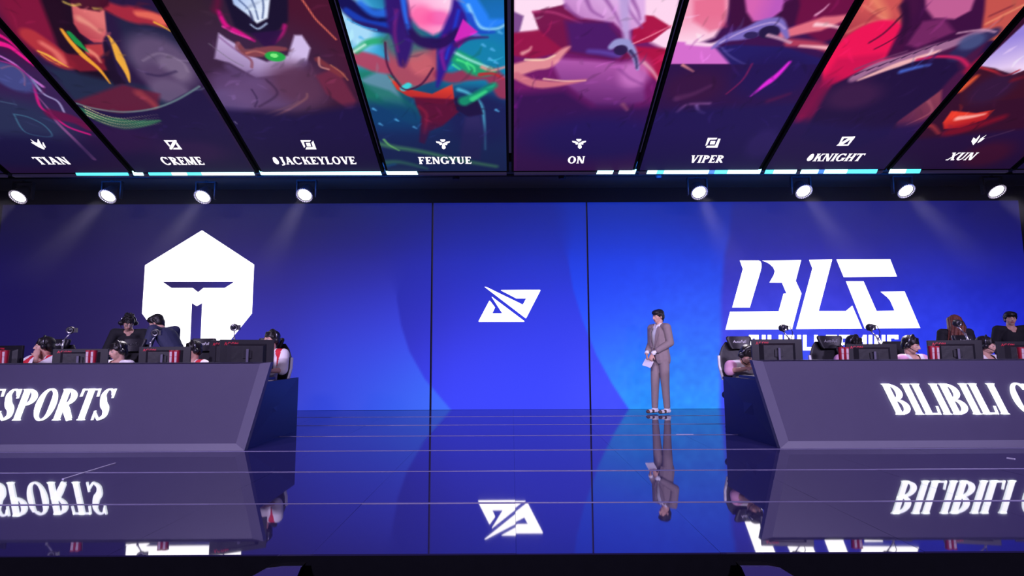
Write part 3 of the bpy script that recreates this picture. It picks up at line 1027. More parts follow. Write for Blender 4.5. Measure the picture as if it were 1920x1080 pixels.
        if k == -1:
            P([(600, -170), (960, -170), (960, 340), (700, 340)], (20, 96, 140), 8, 1, col2=(20, 50, 96), g0=ov(800, 60), g1=ov(800, 250))
            B(650, 60, 60, 60, (60, 170, 220), 0.9, 1.0)
            B(665, 45, 24, 30, (170, 220, 250), 0.9, 0.9)
            B(935, 90, 50, 60, (24, 110, 190), 0.9, 1.0)
            B(900, 120, 60, 40, (18, 130, 170), 0.8, 1.0)
            B(690, 160, 60, 26, (24, 120, 90), 0.7, 1.0)
            P([(676, 150), (720, 128), (740, 160), (760, 200), (720, 190)], (120, 150, 190), 6, 0.7)
            P([(672, 152), (730, 170), (800, 210), (780, 240), (700, 190)], (20, 110, 96), 6, 0.7)
            B(740, 230, 60, 30, (14, 60, 110), 0.8, 1.0)
            B(900, 220, 60, 40, (26, 30, 84), 0.9, 1.0)
            # arms, garment: flat flowing shapes
            S([(664, 106), (700, 118), (730, 128)], 22, 20, (176, 66, 96), 0.95, 3, wm=28)
            S([(668, 96), (690, 80), (716, 76)], 8, 10, (40, 170, 110), 0.9, 2.5)
            S([(662, 98), (684, 84)], 3, 3, (230, 255, 250), 0.9, 2)
            P([(720, 76), (770, 66), (820, 90), (822, 150), (760, 168), (736, 140)], (176, 74, 96), 4, 0.95)
            B(760, 80, 30, 20, (60, 110, 120), 0.8, 0.8)
            B(790, 120, 18, 16, (206, 100, 110), 0.7, 0.8)
            S([(822, 140), (848, 146), (880, 140), (920, 140), (946, 172)], 14, 26, (150, 50, 84), 0.95, 3, wm=20)
            S([(846, 100), (872, 116), (900, 132), (926, 134)], 18, 8, (26, 160, 110), 0.95, 3, wm=26)
            for q in ([(858, 112), (872, 118), (880, 130)], [(876, 118), (888, 126), (890, 134)], [(850, 122), (862, 130)]):
                S(q, 4, 2, (80, 240, 140), 0.8, 1.5)
            S([(848, 96), (880, 112), (920, 128)], 4, 3, (190, 250, 250), 0.8, 2)
            S([(904, 126), (922, 132), (946, 126)], 5, 3, (240, 150, 150), 0.9, 2)
            S([(900, 140), (924, 138), (944, 148)], 6, 3, (190, 40, 50), 0.9, 1.5)
            P([(728, 142), (748, 158), (770, 168), (810, 176), (848, 158), (852, 186), (830, 196), (800, 192), (764, 180), (744, 168)], (226, 62, 44), 2.5, 1, col2=(150, 24, 40), g0=ov(800, 160), g1=ov(800, 200))
            P([(774, 182), (850, 186), (860, 210), (830, 236), (806, 246), (796, 270), (786, 266), (790, 220)], (92, 14, 50), 4, 0.95)
            S([(786, 200), (800, 216), (796, 250)], 4, 3, (150, 30, 60), 0.7, 3)
            S([(756, 166), (766, 160)], 9, 9, (60, 210, 220), 1, 1.5)
            S([(722, 80), (726, 120), (742, 150), (760, 168), (790, 158), (812, 128)], 3, 3, (70, 20, 60), 0.85, 1)
            S([(860, 168), (880, 176), (902, 196), (908, 230), (910, 280)], 6, 2, (90, 200, 230), 0.8, 2.5)
            P([(852, 184), (896, 186), (906, 214), (880, 220), (856, 206)], (30, 16, 60), 3, 0.9)
            S([(870, 190), (892, 180), (926, 160)], 16, 10, (20, 150, 110), 0.9, 3)
            S([(886, 186), (910, 172)], 8, 5, (70, 230, 140), 0.7, 2)
            P([(872, 220), (900, 216), (908, 250), (900, 300), (860, 290)], (50, 40, 96), 6, 0.8)
            # hair-like waves
            S([(640, 0), (680, 30), (730, 40), (762, 10)], 20, 30, (20, 16, 84), 1, 3, wm=30)
            S([(650, 20), (690, 44), (740, 52)], 8, 14, (24, 60, 180), 0.95, 2)
            S([(662, 40), (700, 50), (738, 60)], 4, 8, (40, 20, 90), 0.9, 2)
            S([(652, 36), (680, 50), (706, 56)], 2, 2, (60, 170, 240), 0.9, 1)
            S([(676, 6), (700, 24), (730, 24)], 8, 12, (40, 110, 230), 0.9, 3)
            S([(742, 0), (748, 40), (756, 80), (754, 120)], 26, 10, (50, 20, 110), 0.97, 3, wm=30)
            S([(756, 0), (760, 30), (768, 62)], 7, 4, (40, 110, 240), 0.9, 2)
            S([(744, 20), (740, 60), (746, 96)], 5, 4, (110, 30, 120), 0.8, 2)
            P([(740, -120), (880, -120), (858, 30), (836, 56), (812, 66), (786, 52), (770, 30)], (255, 130, 190), 5, 1, col2=(255, 205, 235), g0=ov(780, 50), g1=ov(830, 0))
            B(822, 34, 20, 9, (240, 60, 160), 0.55, 1.0)
            B(792, 30, 16, 12, (255, 90, 160), 0.6, 1.0)
            S([(866, -10), (862, 24), (850, 56), (836, 96), (828, 130), (820, 162)], 20, 3, (50, 24, 140), 1, 3, wm=26)
            S([(860, 20), (850, 60), (836, 110)], 4, 3, (30, 60, 210), 0.9, 2)
            S([(836, 70), (828, 100), (834, 130)], 8, 4, (130, 30, 150), 0.8, 2)
            S([(770, 60), (790, 78), (830, 80), (856, 60)], 10, 10, (40, 14, 84), 0.95, 3, wm=18)
            S([(872, -10), (890, 20), (910, 44), (944, 40)], 22, 6, (40, 130, 250), 1, 3, wm=22)
            S([(878, 10), (900, 50), (930, 54), (948, 46)], 4, 3, (160, 220, 255), 0.9, 2)
            S([(880, 30), (896, 58), (926, 60)], 9, 3, (30, 70, 200), 0.9, 2)
            P([(868, 36), (884, 50), (896, 60), (874, 72), (860, 90), (852, 74)], (214, 40, 190), 2, 0.98)
            S([(856, 84), (880, 72), (914, 70)], 8, 2, (70, 20, 100), 0.9, 2)
            for x, y in ((676, 70), (905, 84), (922, 92), (918, 110), (700, 204), (712, 232), (742, 224), (776, 238), (930, 206), (928, 116), (936, 60)):
                S([(x, y), (x + 5, y + 3)], 4, 2, (90, 180, 240), 0.8, 1.5)
            P([(690, 240), (960, 240), (960, 340), (700, 340)], (26, 26, 78), 26, 0.55)
            S([(704, 268), (740, 276), (790, 284), (860, 300), (930, 312)], 10, 6, (70, 130, 96), 0.8, 4, wm=8)
            S([(716, 306), (750, 304), (800, 316)], 12, 4, (60, 130, 100), 0.6, 4)
            S([(720, 262), (730, 272), (748, 282)], 4, 2, (120, 200, 110), 0.8, 1.5)
            S([(700, 318), (740, 308)], 6, 4, (20, 90, 150), 0.6, 3)
        if k == 0:
            P([(960, -170), (1300, -170), (1210, 340), (960, 340)], (112, 24, 100), 8)
            P([(960, -160), (1080, -160), (1062, 40), (1000, 62), (962, 62)], (255, 222, 244), 6)
            P([(1200, -160), (1300, -160), (1260, 100), (1220, 80), (1190, 30)], (255, 214, 240), 6)
            P([(960, 20), (982, 30), (974, 60), (960, 70)], (110, 60, 130), 3, 0.9)
            P([(998, 22), (1060, 8), (1120, 30), (1180, 80), (1210, 110), (1140, 112), (1040, 96), (1012, 60)], (116, 18, 72), 2.5, 0.98)
            S([(1000, 22), (1040, 24), (1090, 44)], 3, 2, (200, 70, 130), 0.7, 2)
            P([(960, 62), (1010, 56), (1060, 96), (1000, 110), (960, 104)], (150, 20, 70), 4, 0.95)
            P([(1190, 26), (1226, 30), (1258, 50), (1222, 78), (1184, 84)], (170, 16, 66), 2.5, 0.98)
            S([(1182, 84), (1214, 70), (1258, 48)], 2, 2, (244, 130, 160), 0.9, 1)
            P([(1180, 86), (1260, 92), (1246, 160), (1200, 130)], (176, 16, 66), 5, 0.95)
            P([(1060, 40), (1140, 40), (1180, 90), (1150, 112), (1070, 98)], (66, 26, 110), 8, 0.8)
            S([(1104, 96), (1130, 98), (1160, 104)], 6, 8, (96, 70, 170), 0.8, 3)
            # pale mane
            P([(1030, -120), (1210, -120), (1210, 40), (1196, 52), (1170, 60), (1150, 42), (1120, 38), (1090, 34), (1060, 16)], (196, 130, 200), 4, 1, col2=(226, 176, 232), g0=ov(1100, 40), g1=ov(1140, -10))
            for q in ([(1060, 10), (1080, 30), (1092, 34)], [(1100, 0), (1110, 20), (1130, 32)], [(1130, -10), (1150, 20), (1166, 50)], [(1170, -5), (1180, 20), (1204, 52)], [(1186, 0), (1196, 20), (1200, 36)]):
                S(q, 5, 2, (136, 70, 150), 0.7, 2)
            S([(1170, -10), (1172, 40), (1176, 76)], 12, 8, (190, 160, 220), 0.95, 3)
            # torso-coloured glow
            P([(1030, 108), (1120, 114), (1190, 120), (1206, 150), (1210, 190), (1170, 200), (1120, 200), (1090, 180), (1050, 150)], (180, 92, 176), 7, 0.9, col2=(90, 34, 106), g0=ov(1130, 120), g1=ov(1110, 200))
            B(1190, 140, 22, 20, (206, 120, 200), 0.7, 1.0)
            S([(1160, 128), (1180, 146), (1204, 158)], 3, 2, (120, 50, 130), 0.6, 3)
            S([(1130, 160), (1170, 168), (1206, 166)], 3, 3, (130, 60, 140), 0.5, 3)
            S([(1146, 88), (1158, 80), (1174, 84), (1188, 100), (1196, 130)], 8, 3, (152, 150, 210), 1, 2, wm=15)
            B(1164, 94, 9, 6, (44, 26, 76), 0.9, 0.4)
            S([(1182, 96), (1192, 110), (1194, 128)], 5, 2, (50, 40, 90), 0.9, 1.5)
            S([(1208, 118), (1224, 134), (1238, 156)], 5, 3, (230, 170, 190), 0.8, 2)
            S([(960, 134), (1000, 122), (1030, 118), (1056, 96), (1068, 88)], 22, 2, (226, 140, 150), 1, 2.5, wm=15)
            S([(980, 100), (992, 94), (996, 88)], 6, 2, (230, 150, 160), 0.9, 2)
            S([(985, 112), (1020, 112), (1040, 104)], 3, 2, (255, 220, 190), 0.9, 1.5)
            S([(968, 142), (1000, 156), (1040, 158), (1098, 150)], 12, 2, (206, 110, 130), 1, 2.5, wm=14)
            S([(1020, 148), (1060, 152), (1098, 151)], 3, 1, (255, 200, 180), 0.9, 1.5)
            S([(968, 200), (974, 188), (978, 180)], 7, 2, (200, 30, 190), 0.9, 1.5)
            P([(960, 176), (1060, 168), (1110, 200), (1200, 200), (1250, 190), (1210, 340), (960, 340)], (46, 16, 76), 16, 0.85)
            B(1120, 260, 120, 40, (32, 20, 88), 0.8, 1.0)
            S([(1168, 196), (1176, 206)], 6, 4, (150, 80, 110), 0.7, 3)
        if k == 1:
            P([(1280, -170), (1660, -170), (1440, 340), (1200, 340)], (60, 16, 76), 8)
            P([(1270, -160), (1420, -160), (1360, 40), (1340, 70), (1290, 90), (1266, 80)], (246, 160, 190), 6, 1, col2=(255, 214, 236), g0=ov(1300, 30), g1=ov(1290, 80))
            P([(1300, 0), (1360, -10), (1362, 50), (1330, 60), (1300, 40)], (224, 80, 120), 6, 0.6)
            P([(1266, 78), (1320, 80), (1360, 90), (1370, 120), (1258, 120)], (214, 110, 206), 2.5, 1)
            S([(1290, 80), (1330, 84), (1350, 78)], 6, 5, (255, 220, 240), 0.9, 2)
            P([(1362, -160), (1500, -160), (1520, 30), (1480, 50), (1420, 48), (1368, 50)], (62, 12, 60), 4, 0.98)
            P([(1380, -120), (1500, -120), (1466, 20), (1440, 40), (1412, 40), (1400, 22)], (190, 90, 190), 4, 1, col2=(216, 100, 180), g0=ov(1450, 20), g1=ov(1410, 20))
            P([(1480, -160), (1660, -160), (1600, 60), (1540, 80), (1490, 50), (1500, 10)], (110, 14, 66), 5, 0.95)
            S([(1470, 64), (1520, 50), (1560, 40), (1600, 28)], 12, 3, (226, 110, 130), 1, 2.5, wm=20)
            S([(1480, 80), (1530, 84), (1560, 96)], 12, 8, (180, 60, 90), 0.95, 3)
            S([(1500, 86), (1530, 88), (1556, 90)], 3, 6, (255, 190, 200), 0.9, 2)
            S([(1530, 46), (1556, 48), (1584, 54)], 6, 2, (255, 210, 220), 0.9, 2)
            S([(1530, 28), (1544, 18), (1554, 8)], 4, 1, (230, 160, 200), 0.9, 1.5)
            P([(1340, 88), (1380, 84), (1470, 88), (1540, 110), (1530, 140), (1440, 140), (1372, 124)], (34, 26, 100), 4, 0.95)
            S([(1336, 90), (1362, 72), (1400, 62), (1440, 46), (1462, 44), (1476, 70)], 3, 5, (124, 106, 190), 1, 2, wm=22)
            S([(1350, 80), (1400, 56), (1450, 42), (1472, 54)], 2, 2, (190, 160, 220), 0.9, 1.2)
            B(1442, 60, 13, 7, (36, 22, 66), 0.95, 0.4)
            B(1408, 66, 9, 4, (46, 32, 86), 0.9, 0.4)
            S([(1440, 66), (1462, 72), (1482, 80)], 5, 4, (200, 150, 180), 0.9, 1.5)
            S([(1354, 90), (1370, 106), (1400, 122), (1440, 136)], 2, 2, (90, 80, 160), 0.8, 1.5)
            P([(1250, 121), (1560, 121), (1440, 330), (1200, 330)], (42, 16, 70), 2, 0.9)
            B(1450, 145, 60, 30, (34, 18, 82), 0.8, 1.0)
            S([(1480, 117), (1456, 142), (1430, 162), (1408, 180)], 4, 1, (226, 40, 220), 1, 2, wm=9)
            S([(1410, 120), (1392, 150), (1362, 176)], 2, 2, (150, 30, 90), 0.8, 1.5)
            S([(1280, 122), (1300, 134)], 4, 2, (240, 150, 150), 0.9, 1.5)
            S([(1270, 184), (1300, 176), (1334, 160)], 10, 4, (120, 70, 130), 0.8, 3)
            S([(1270, 210), (1290, 196), (1330, 194)], 4, 5, (130, 84, 150), 0.8, 2.5)
            S([(1306, 198), (1310, 208), (1320, 212)], 5, 4, (150, 110, 190), 0.8, 2)
            B(1300, 165, 50, 24, (60, 18, 60), 0.6, 1.0)
            S([(1440, 190), (1480, 176)], 8, 4, (90, 20, 70), 0.6, 3)
            P([(1200, 210), (1520, 190), (1430, 340), (1190, 340)], (30, 20, 82), 14, 0.8)
            B(1430, 270, 26, 26, (52, 34, 104), 0.5, 0.8)
        if k == 2:
            P([(1600, -170), (2020, -170), (1680, 340), (1430, 340)], (70, 20, 66), 8)
            P([(1590, -160), (1750, -160), (1720, 20), (1680, 70), (1600, 90), (1570, 80)], (206, 84, 84), 8, 1, col2=(150, 40, 66), g0=ov(1650, 20), g1=ov(1590, 90))
            S([(1640, 0), (1660, 30), (1664, 60)], 10, 4, (244, 150, 110), 0.7, 5)
            S([(1590, 60), (1640, 40), (1700, 50)], 3, 2, (240, 130, 120), 0.6, 3)
            S([(1620, 10), (1640, 24), (1700, 60)], 2, 2, (250, 160, 130), 0.6, 2)
            S([(1580, 90), (1600, 70), (1650, 66)], 2, 2, (240, 120, 110), 0.6, 2)
            B(1618, 108, 46, 42, (238, 18, 84), 1, 0.16)
            P([(1570, 110), (1660, 100), (1620, 150), (1550, 170), (1500, 230), (1480, 240)], (206, 14, 78), 8, 0.9)
            B(1520, 190, 40, 30, (110, 12, 66), 0.8, 1.0)
            P([(1700, -160), (1880, -160), (1860, 40), (1830, 60), (1700, 110), (1660, 110), (1690, 50)], (60, 12, 62), 5, 0.96)
            P([(1730, -120), (1870, -120), (1820, 20), (1790, 36), (1750, 34), (1736, 16)], (196, 96, 150), 4, 0.98)
            P([(1730, 40), (1770, 34), (1790, 60), (1720, 90), (1700, 84)], (120, 40, 100), 5, 0.9)
            S([(1700, 20), (1660, 60), (1630, 80)], 2, 2, (40, 8, 40), 0.9, 1.5)
            S([(1708, 50), (1670, 76), (1640, 92)], 1.5, 1.5, (40, 8, 40), 0.9, 1.2)
            S([(1694, 10), (1700, 40), (1690, 80)], 10, 4, (44, 10, 50), 0.9, 3)
            P([(1860, -160), (2000, -160), (1930, 40), (1870, 80), (1840, 60), (1846, 20)], (200, 84, 76), 4, 0.98)
            S([(1850, 44), (1890, 24), (1930, 4)], 3, 3, (240, 150, 110), 0.8, 2)
            S([(1856, 30), (1900, 10)], 2, 2, (110, 30, 50), 0.8, 2)
            S([(1860, 70), (1890, 60), (1910, 40)], 8, 6, (210, 90, 60), 0.9, 3)
            P([(1560, 160), (1620, 130), (1700, 110), (1790, 100), (1800, 130), (1780, 150), (1700, 240), (1600, 280), (1500, 260)], (30, 14, 60), 6, 0.95)
            S([(1600, 148), (1640, 126), (1690, 112), (1740, 96), (1790, 80), (1840, 60), (1866, 64)], 12, 4, (160, 106, 146), 1, 2.5, wm=18)
            S([(1610, 150), (1660, 130), (1712, 112), (1760, 96)], 4, 4, (255, 190, 190), 0.9, 2, wm=9)
            for i in range(9):
                S([(1604 + i * 22, 140 - i * 8), (1622 + i * 22, 132 - i * 8)], 3, 1, (50, 20, 60), 0.8, 1)
            S([(1604, 130), (1650, 112), (1700, 96)], 3, 2, (120, 70, 110), 0.8, 2)
            S([(1800, 100), (1830, 80), (1862, 62)], 26, 16, (44, 36, 84), 0.95, 3)
            S([(1796, 62), (1840, 56), (1866, 60)], 3, 3, (200, 150, 180), 0.8, 1.5)
            B(1822, 78, 16, 10, (70, 80, 130), 0.8, 0.8)
            S([(1720, 112), (1760, 106), (1800, 110), (1820, 130)], 4, 5, (206, 30, 90), 0.95, 2)
            S([(1820, 130), (1846, 104)], 16, 10, (150, 20, 60), 0.9, 3)
            S([(1690, 134), (1720, 126), (1742, 122)], 7, 4, (70, 100, 200), 0.9, 2.5)
            B(1600, 180, 40, 20, (60, 26, 70), 0.8, 1.0)
            P([(1766, 168), (1764, 200), (1720, 236), (1690, 262), (1660, 260), (1680, 230)], (150, 66, 84), 4, 0.85, col2=(80, 26, 70), g0=ov(1760, 180), g1=ov(1680, 250))
            S([(1740, 190), (1746, 210), (1700, 234)], 2, 2, (190, 100, 110), 0.6, 2)
            P([(1440, 220), (1640, 240), (1730, 230), (1680, 340), (1420, 340)], (32, 18, 74), 16, 0.9)
        if k == 3:
            P([(2000, -170), (2300, -170), (1930, 340), (1650, 340)], (52, 12, 40), 8)
            P([(1830, 130), (1990, -20), (2100, -20), (2000, 130), (1960, 128), (1900, 142), (1880, 134)], (240, 214, 246), 2.5, 1, col2=(150, 130, 220), g0=ov(1900, 130), g1=ov(1930, 60))
            P([(1840, 124), (1866, 128), (1880, 134), (1900, 140), (1940, 124), (1940, 180), (1800, 200), (1800, 160)], (60, 14, 36), 2.5, 0.98)
            S([(1800, 168), (1816, 156), (1830, 144)], 12, 6, (230, 90, 50), 0.9, 3)
            S([(1838, 126), (1864, 134), (1884, 142), (1910, 132)], 3, 3, (190, 40, 50), 0.9, 1.5)
            B(1858, 168, 30, 22, (50, 22, 60), 0.8, 1.0)
            S([(1900, 150), (1920, 144)], 8, 6, (110, 20, 40), 0.8, 3)
            P([(1768, 230), (1784, 208), (1830, 212), (1864, 206), (1848, 224), (1800, 240), (1770, 242)], (236, 60, 40), 2.5, 1, col2=(150, 14, 34), g0=ov(1810, 212), g1=ov(1800, 244))
            S([(1796, 222), (1826, 218), (1846, 214)], 9, 3, (255, 180, 170), 0.9, 2.5)
            S([(1780, 250), (1830, 236), (1880, 220)], 20, 10, (130, 12, 36), 0.8, 5)
            S([(1730, 240), (1746, 236), (1760, 250)], 8, 4, (190, 60, 60), 0.7, 3)
            P([(1700, 262), (1940, 240), (1900, 340), (1640, 340)], (36, 14, 62), 10, 0.9)
            B(1850, 290, 40, 24, (70, 14, 44), 0.7, 1.0)
            S([(1840, 262), (1900, 244)], 2, 2, (90, 60, 90), 0.6, 2)
    # fine brush marks that follow the colours already there
    rr = random.Random(5)
    for k in range(-4, 4):
        clip = (pid == k + 5).astype(float)
        for i in range(80):
            u, v = (k + rr.random()) * PW, 0.75 + 2.5 * rr.random()
            jj, ii = min(len(OUS) - 1, int(np.searchsorted(OUS, u))), min(len(OVS) - 1, int(np.searchsorted(OVS, v)))
            f = rr.choice((0.7, 0.8, 1.18, 1.32))
            col = tuple(min(255, max(0, q * f + (6 if f > 1 else 0))) for q in cv.c[ii, jj])
            a = rr.gauss(0.9 + 0.25 * k, 0.5)
            L = rr.uniform(0.06, 0.26)
            b = rr.uniform(-0.3, 0.3)
            pts = [(u, v), (u + L * 0.5 * math.cos(a), v + L * 0.5 * math.sin(a)), (u + L * math.cos(a + b), v + L * math.sin(a + b))]
            cv.stroke(pts, 0.012, 0.004, col, 0.012, 0.38, wm=rr.uniform(0.02, 0.06), clip=clip)
    # everything dims towards the name line, as the pictures on the screens do
    lo = np.clip((OVS - 0.05) / 0.9, 0, 1)[:, None, None]
    cv.c = cv.c * (0.82 + 0.18 * lo)
    F = [(-5, None, None, None), (-4, 'TIAN', (74, 138, 308, 294), 0.62), (-3, 'CREME', (309, 388, 309, 294), 0.33), (-2, '~JACKEYLOVE', (516, 672, 308, 294), 0.2), (-1, 'FENGYUE', (786, 887, 307, 294), 0.05),
         (0, 'ON', (1064, 1098, 306, 293), -0.1), (1, 'VIPER', (1292, 1356, 305, 291), -0.25), (2, '~KNIGHT', (1510, 1615, 302, 288), -0.45), (3, 'XUN', (1773, 1824, 300, 286), -0.62), (4, None, None, None)]
    who = {-5: 'dark sliver of sloping overhead screen at the far left corner', -4: 'sloping overhead screen lettered TIAN with magenta streaks', -3: 'sloping overhead screen lettered CREME with gold and red shapes', -2: 'sloping overhead screen lettered JACKEYLOVE with pale lavender folds',
           -1: 'sloping overhead screen lettered FENGYUE with bright teal and blue picture', 0: 'sloping overhead screen lettered ON with pink sky and maroon shapes', 1: 'sloping overhead screen lettered VIPER with violet picture and magenta spark',
           2: 'sloping overhead screen lettered KNIGHT with a red disc', 3: 'sloping overhead screen lettered XUN with orange flame shape', 4: 'dark sliver of sloping overhead screen at the far right corner'}
    bars = {-4: [(145, 242, 'cyan')], -3: [(252, 270, 'cyanwhite'), (281, 324, 'cyan'), (324, 352, 'cyanwhite'), (353, 380, 'cyan'), (380, 478, 'cyanwhite')], -2: [(490, 716, 'cyanwhite')], -1: [(726, 784, 'cyanwhite')],
            0: [(1118, 1148, 'cyanwhite'), (1159, 1190, 'cyanwhite')], 1: [(1212, 1230, 'cyanwhite'), (1230, 1243, 'cyan'), (1243, 1327, 'cyanwhite'), (1328, 1338, 'bluebar'), (1338, 1362, 'cyan'), (1362, 1424, 'cyanwhite')],
            2: [(1433, 1448, 'cyan'), (1448, 1491, 'cyanwhite'), (1500, 1532, 'cyanwhite'), (1532, 1543, 'bluebar'), (1543, 1586, 'cyanwhite'), (1586, 1642, 'cyan')], 3: [(1666, 1696, 'cyanwhite'), (1696, 1723, 'cyan')]}
    for k, txt, bx, sh in F:
        g = 0.055
        s = thing('overhead_screen', OV, 0, who[k], 'screen', 'sloping screens above the stage')
        j0, j1 = int(np.searchsorted(OUS, k * PW + g)), int(np.searchsorted(OUS, (k + 1) * PW - g))
        cv.mesh('display', j0, j1, (0, 0, 0), tuple(OVU), tuple(OVV), 'screenart', s)
        mid = (OUS[j0] + OUS[j1 - 1]) / 2
        rot = Matrix((OVU, OVV, OVN)).transposed()
        c = OVU * mid + OVV * (OV_LEN / 2) - OVN * 0.045
        MB().box(c, (PW - 0.04, OV_LEN + 0.02, 0.08), rot).build('housing', 'black', s)
        MB().box((mid, 0.035, -0.02), (PW - 0.12, 0.06, 0.035)).build('light_bar_housing', 'dimbar', s)
        for a, b, m in bars.get(k, []):
            ym = 325.3 - (a + b) / 2 * 0.0029 + 0.6
            Yp = OV.y + 0.0
            q = [atY(a - (3 if k < 0 else -3), ym - 4.0, Yp), atY(b - (3 if k < 0 else -3), ym - 4.0, Yp), atY(b, ym + 4.0, Yp), atY(a, ym + 4.0, Yp)]
            MB().prism([(p.x, p.z - OV.z) for p in q], (0, 0.0, 0), (1, 0, 0), (0, 0, 1), 0.02).build('light_bar', m, s)
        if txt:
            xa, xb, yb, yt = bx
            A, Bp, Tp = ov(xa, yb), ov(xb, yb), ov(xa, yt)
            hgt = Tp[1] - A[1]
            seam_slope = 0.0
            # upright letters on the plane appear sheared by themselves
            lettering(txt, OVU * (A[0] - (Tp[0] - A[0]) * 0) + OVV * A[1] + OVN * 0.003, OVU, OVV, Bp[0] - A[0] - 0.02, hgt, 0.0, 0.2, 0.115, 0.07, 'name_lettering', 'name', s, 0.002, gap=0.035)
    roots = {int(round((0))): None}
    return [o for o in bpy.data.objects if o.name.startswith('overhead_screen')]


SCREENS = build_overhead()


def icon(k, polys, sc, ox, oy):
    """role symbol above a name; outlines measured in the photo and carried onto the sloping screen"""
    s = SCREENS[k + 5]
    fill_polys([[ov(x / sc + ox, y / sc + oy) for x, y in p] for p in polys], OVN * 0.003, OVU, OVV, 'role_icon', 'name', s)


icon(-4, [[(212, 128), (300, 190), (365, 215), (368, 130), (385, 130), (450, 240), (530, 345), (512, 362), (380, 300), (225, 205), (232, 190), (285, 210), (215, 140)], [(478, 200), (498, 200), (555, 310), (532, 322), (485, 262)]], 12, 40, 250)
icon(-3, [[(322, 148), (535, 148), (520, 182), (400, 185), (470, 270), (452, 300)], [(545, 145), (600, 145), (620, 175), (515, 358), (470, 358), (452, 325)], [(618, 195), (742, 357), (535, 357), (552, 322), (655, 318), (598, 235)]], 12, 280, 250)
icon(-2, [[(607, 118), (797, 118), (780, 147), (665, 147), (695, 235), (675, 258)], [(705, 170), (782, 168), (800, 230), (728, 230)], [(838, 130), (897, 285), (700, 285), (716, 245), (832, 242), (806, 165)]], 9.6, 500, 250)
SUP = [[(820, 165), (955, 165), (960, 195), (915, 232), (870, 235), (822, 195)], [(700, 215), (800, 225), (870, 260), (865, 310), (830, 320), (795, 310), (800, 280), (715, 255)], [(1090, 215), (990, 225), (925, 260), (950, 310), (985, 322), (1015, 310), (1010, 275), (1080, 250)],
       [(885, 268), (925, 268), (972, 380), (960, 415), (915, 435), (870, 410), (862, 370)]]
icon(-1, SUP, 14.77, 770, 250)
icon(0, [[(x + 256 * 14.77 - 0.9 * 14.77, y - 14.77 * 0.8) for x, y in p] for p in SUP], 14.77, 770, 250)
icon(1, [[(1622, 102), (1722, 102), (1712, 118), (1645, 120), (1615, 175), (1594, 188)], [(1652, 135), (1702, 135), (1692, 172), (1642, 172)], [(1732, 112), (1756, 112), (1722, 206), (1602, 206), (1612, 186), (1698, 184)]], 5.647, 1040, 240)
icon(2, [[(405, 170), (430, 150), (462, 84), (560, 82), (588, 78), (585, 90), (520, 170), (440, 172)], [(452, 140), (478, 98), (525, 96)], [(465, 158), (512, 158), (545, 108)]], 5.189, 1490, 240)
icon(3, [[(1718, 128), (1740, 90), (1755, 100), (1762, 110), (1800, 66), (1802, 80), (1770, 130), (1735, 165)], [(1785, 130), (1808, 100), (1865, 66), (1825, 100), (1850, 96), (1815, 125), (1778, 145)]], 5.189, 1490, 240)

# ---------------------------------------------------------------- stage lamps hanging over the wall
LAMP_N = Vector((0, -0.67, -0.74)).normalized()
LAMP_Y = 9.3


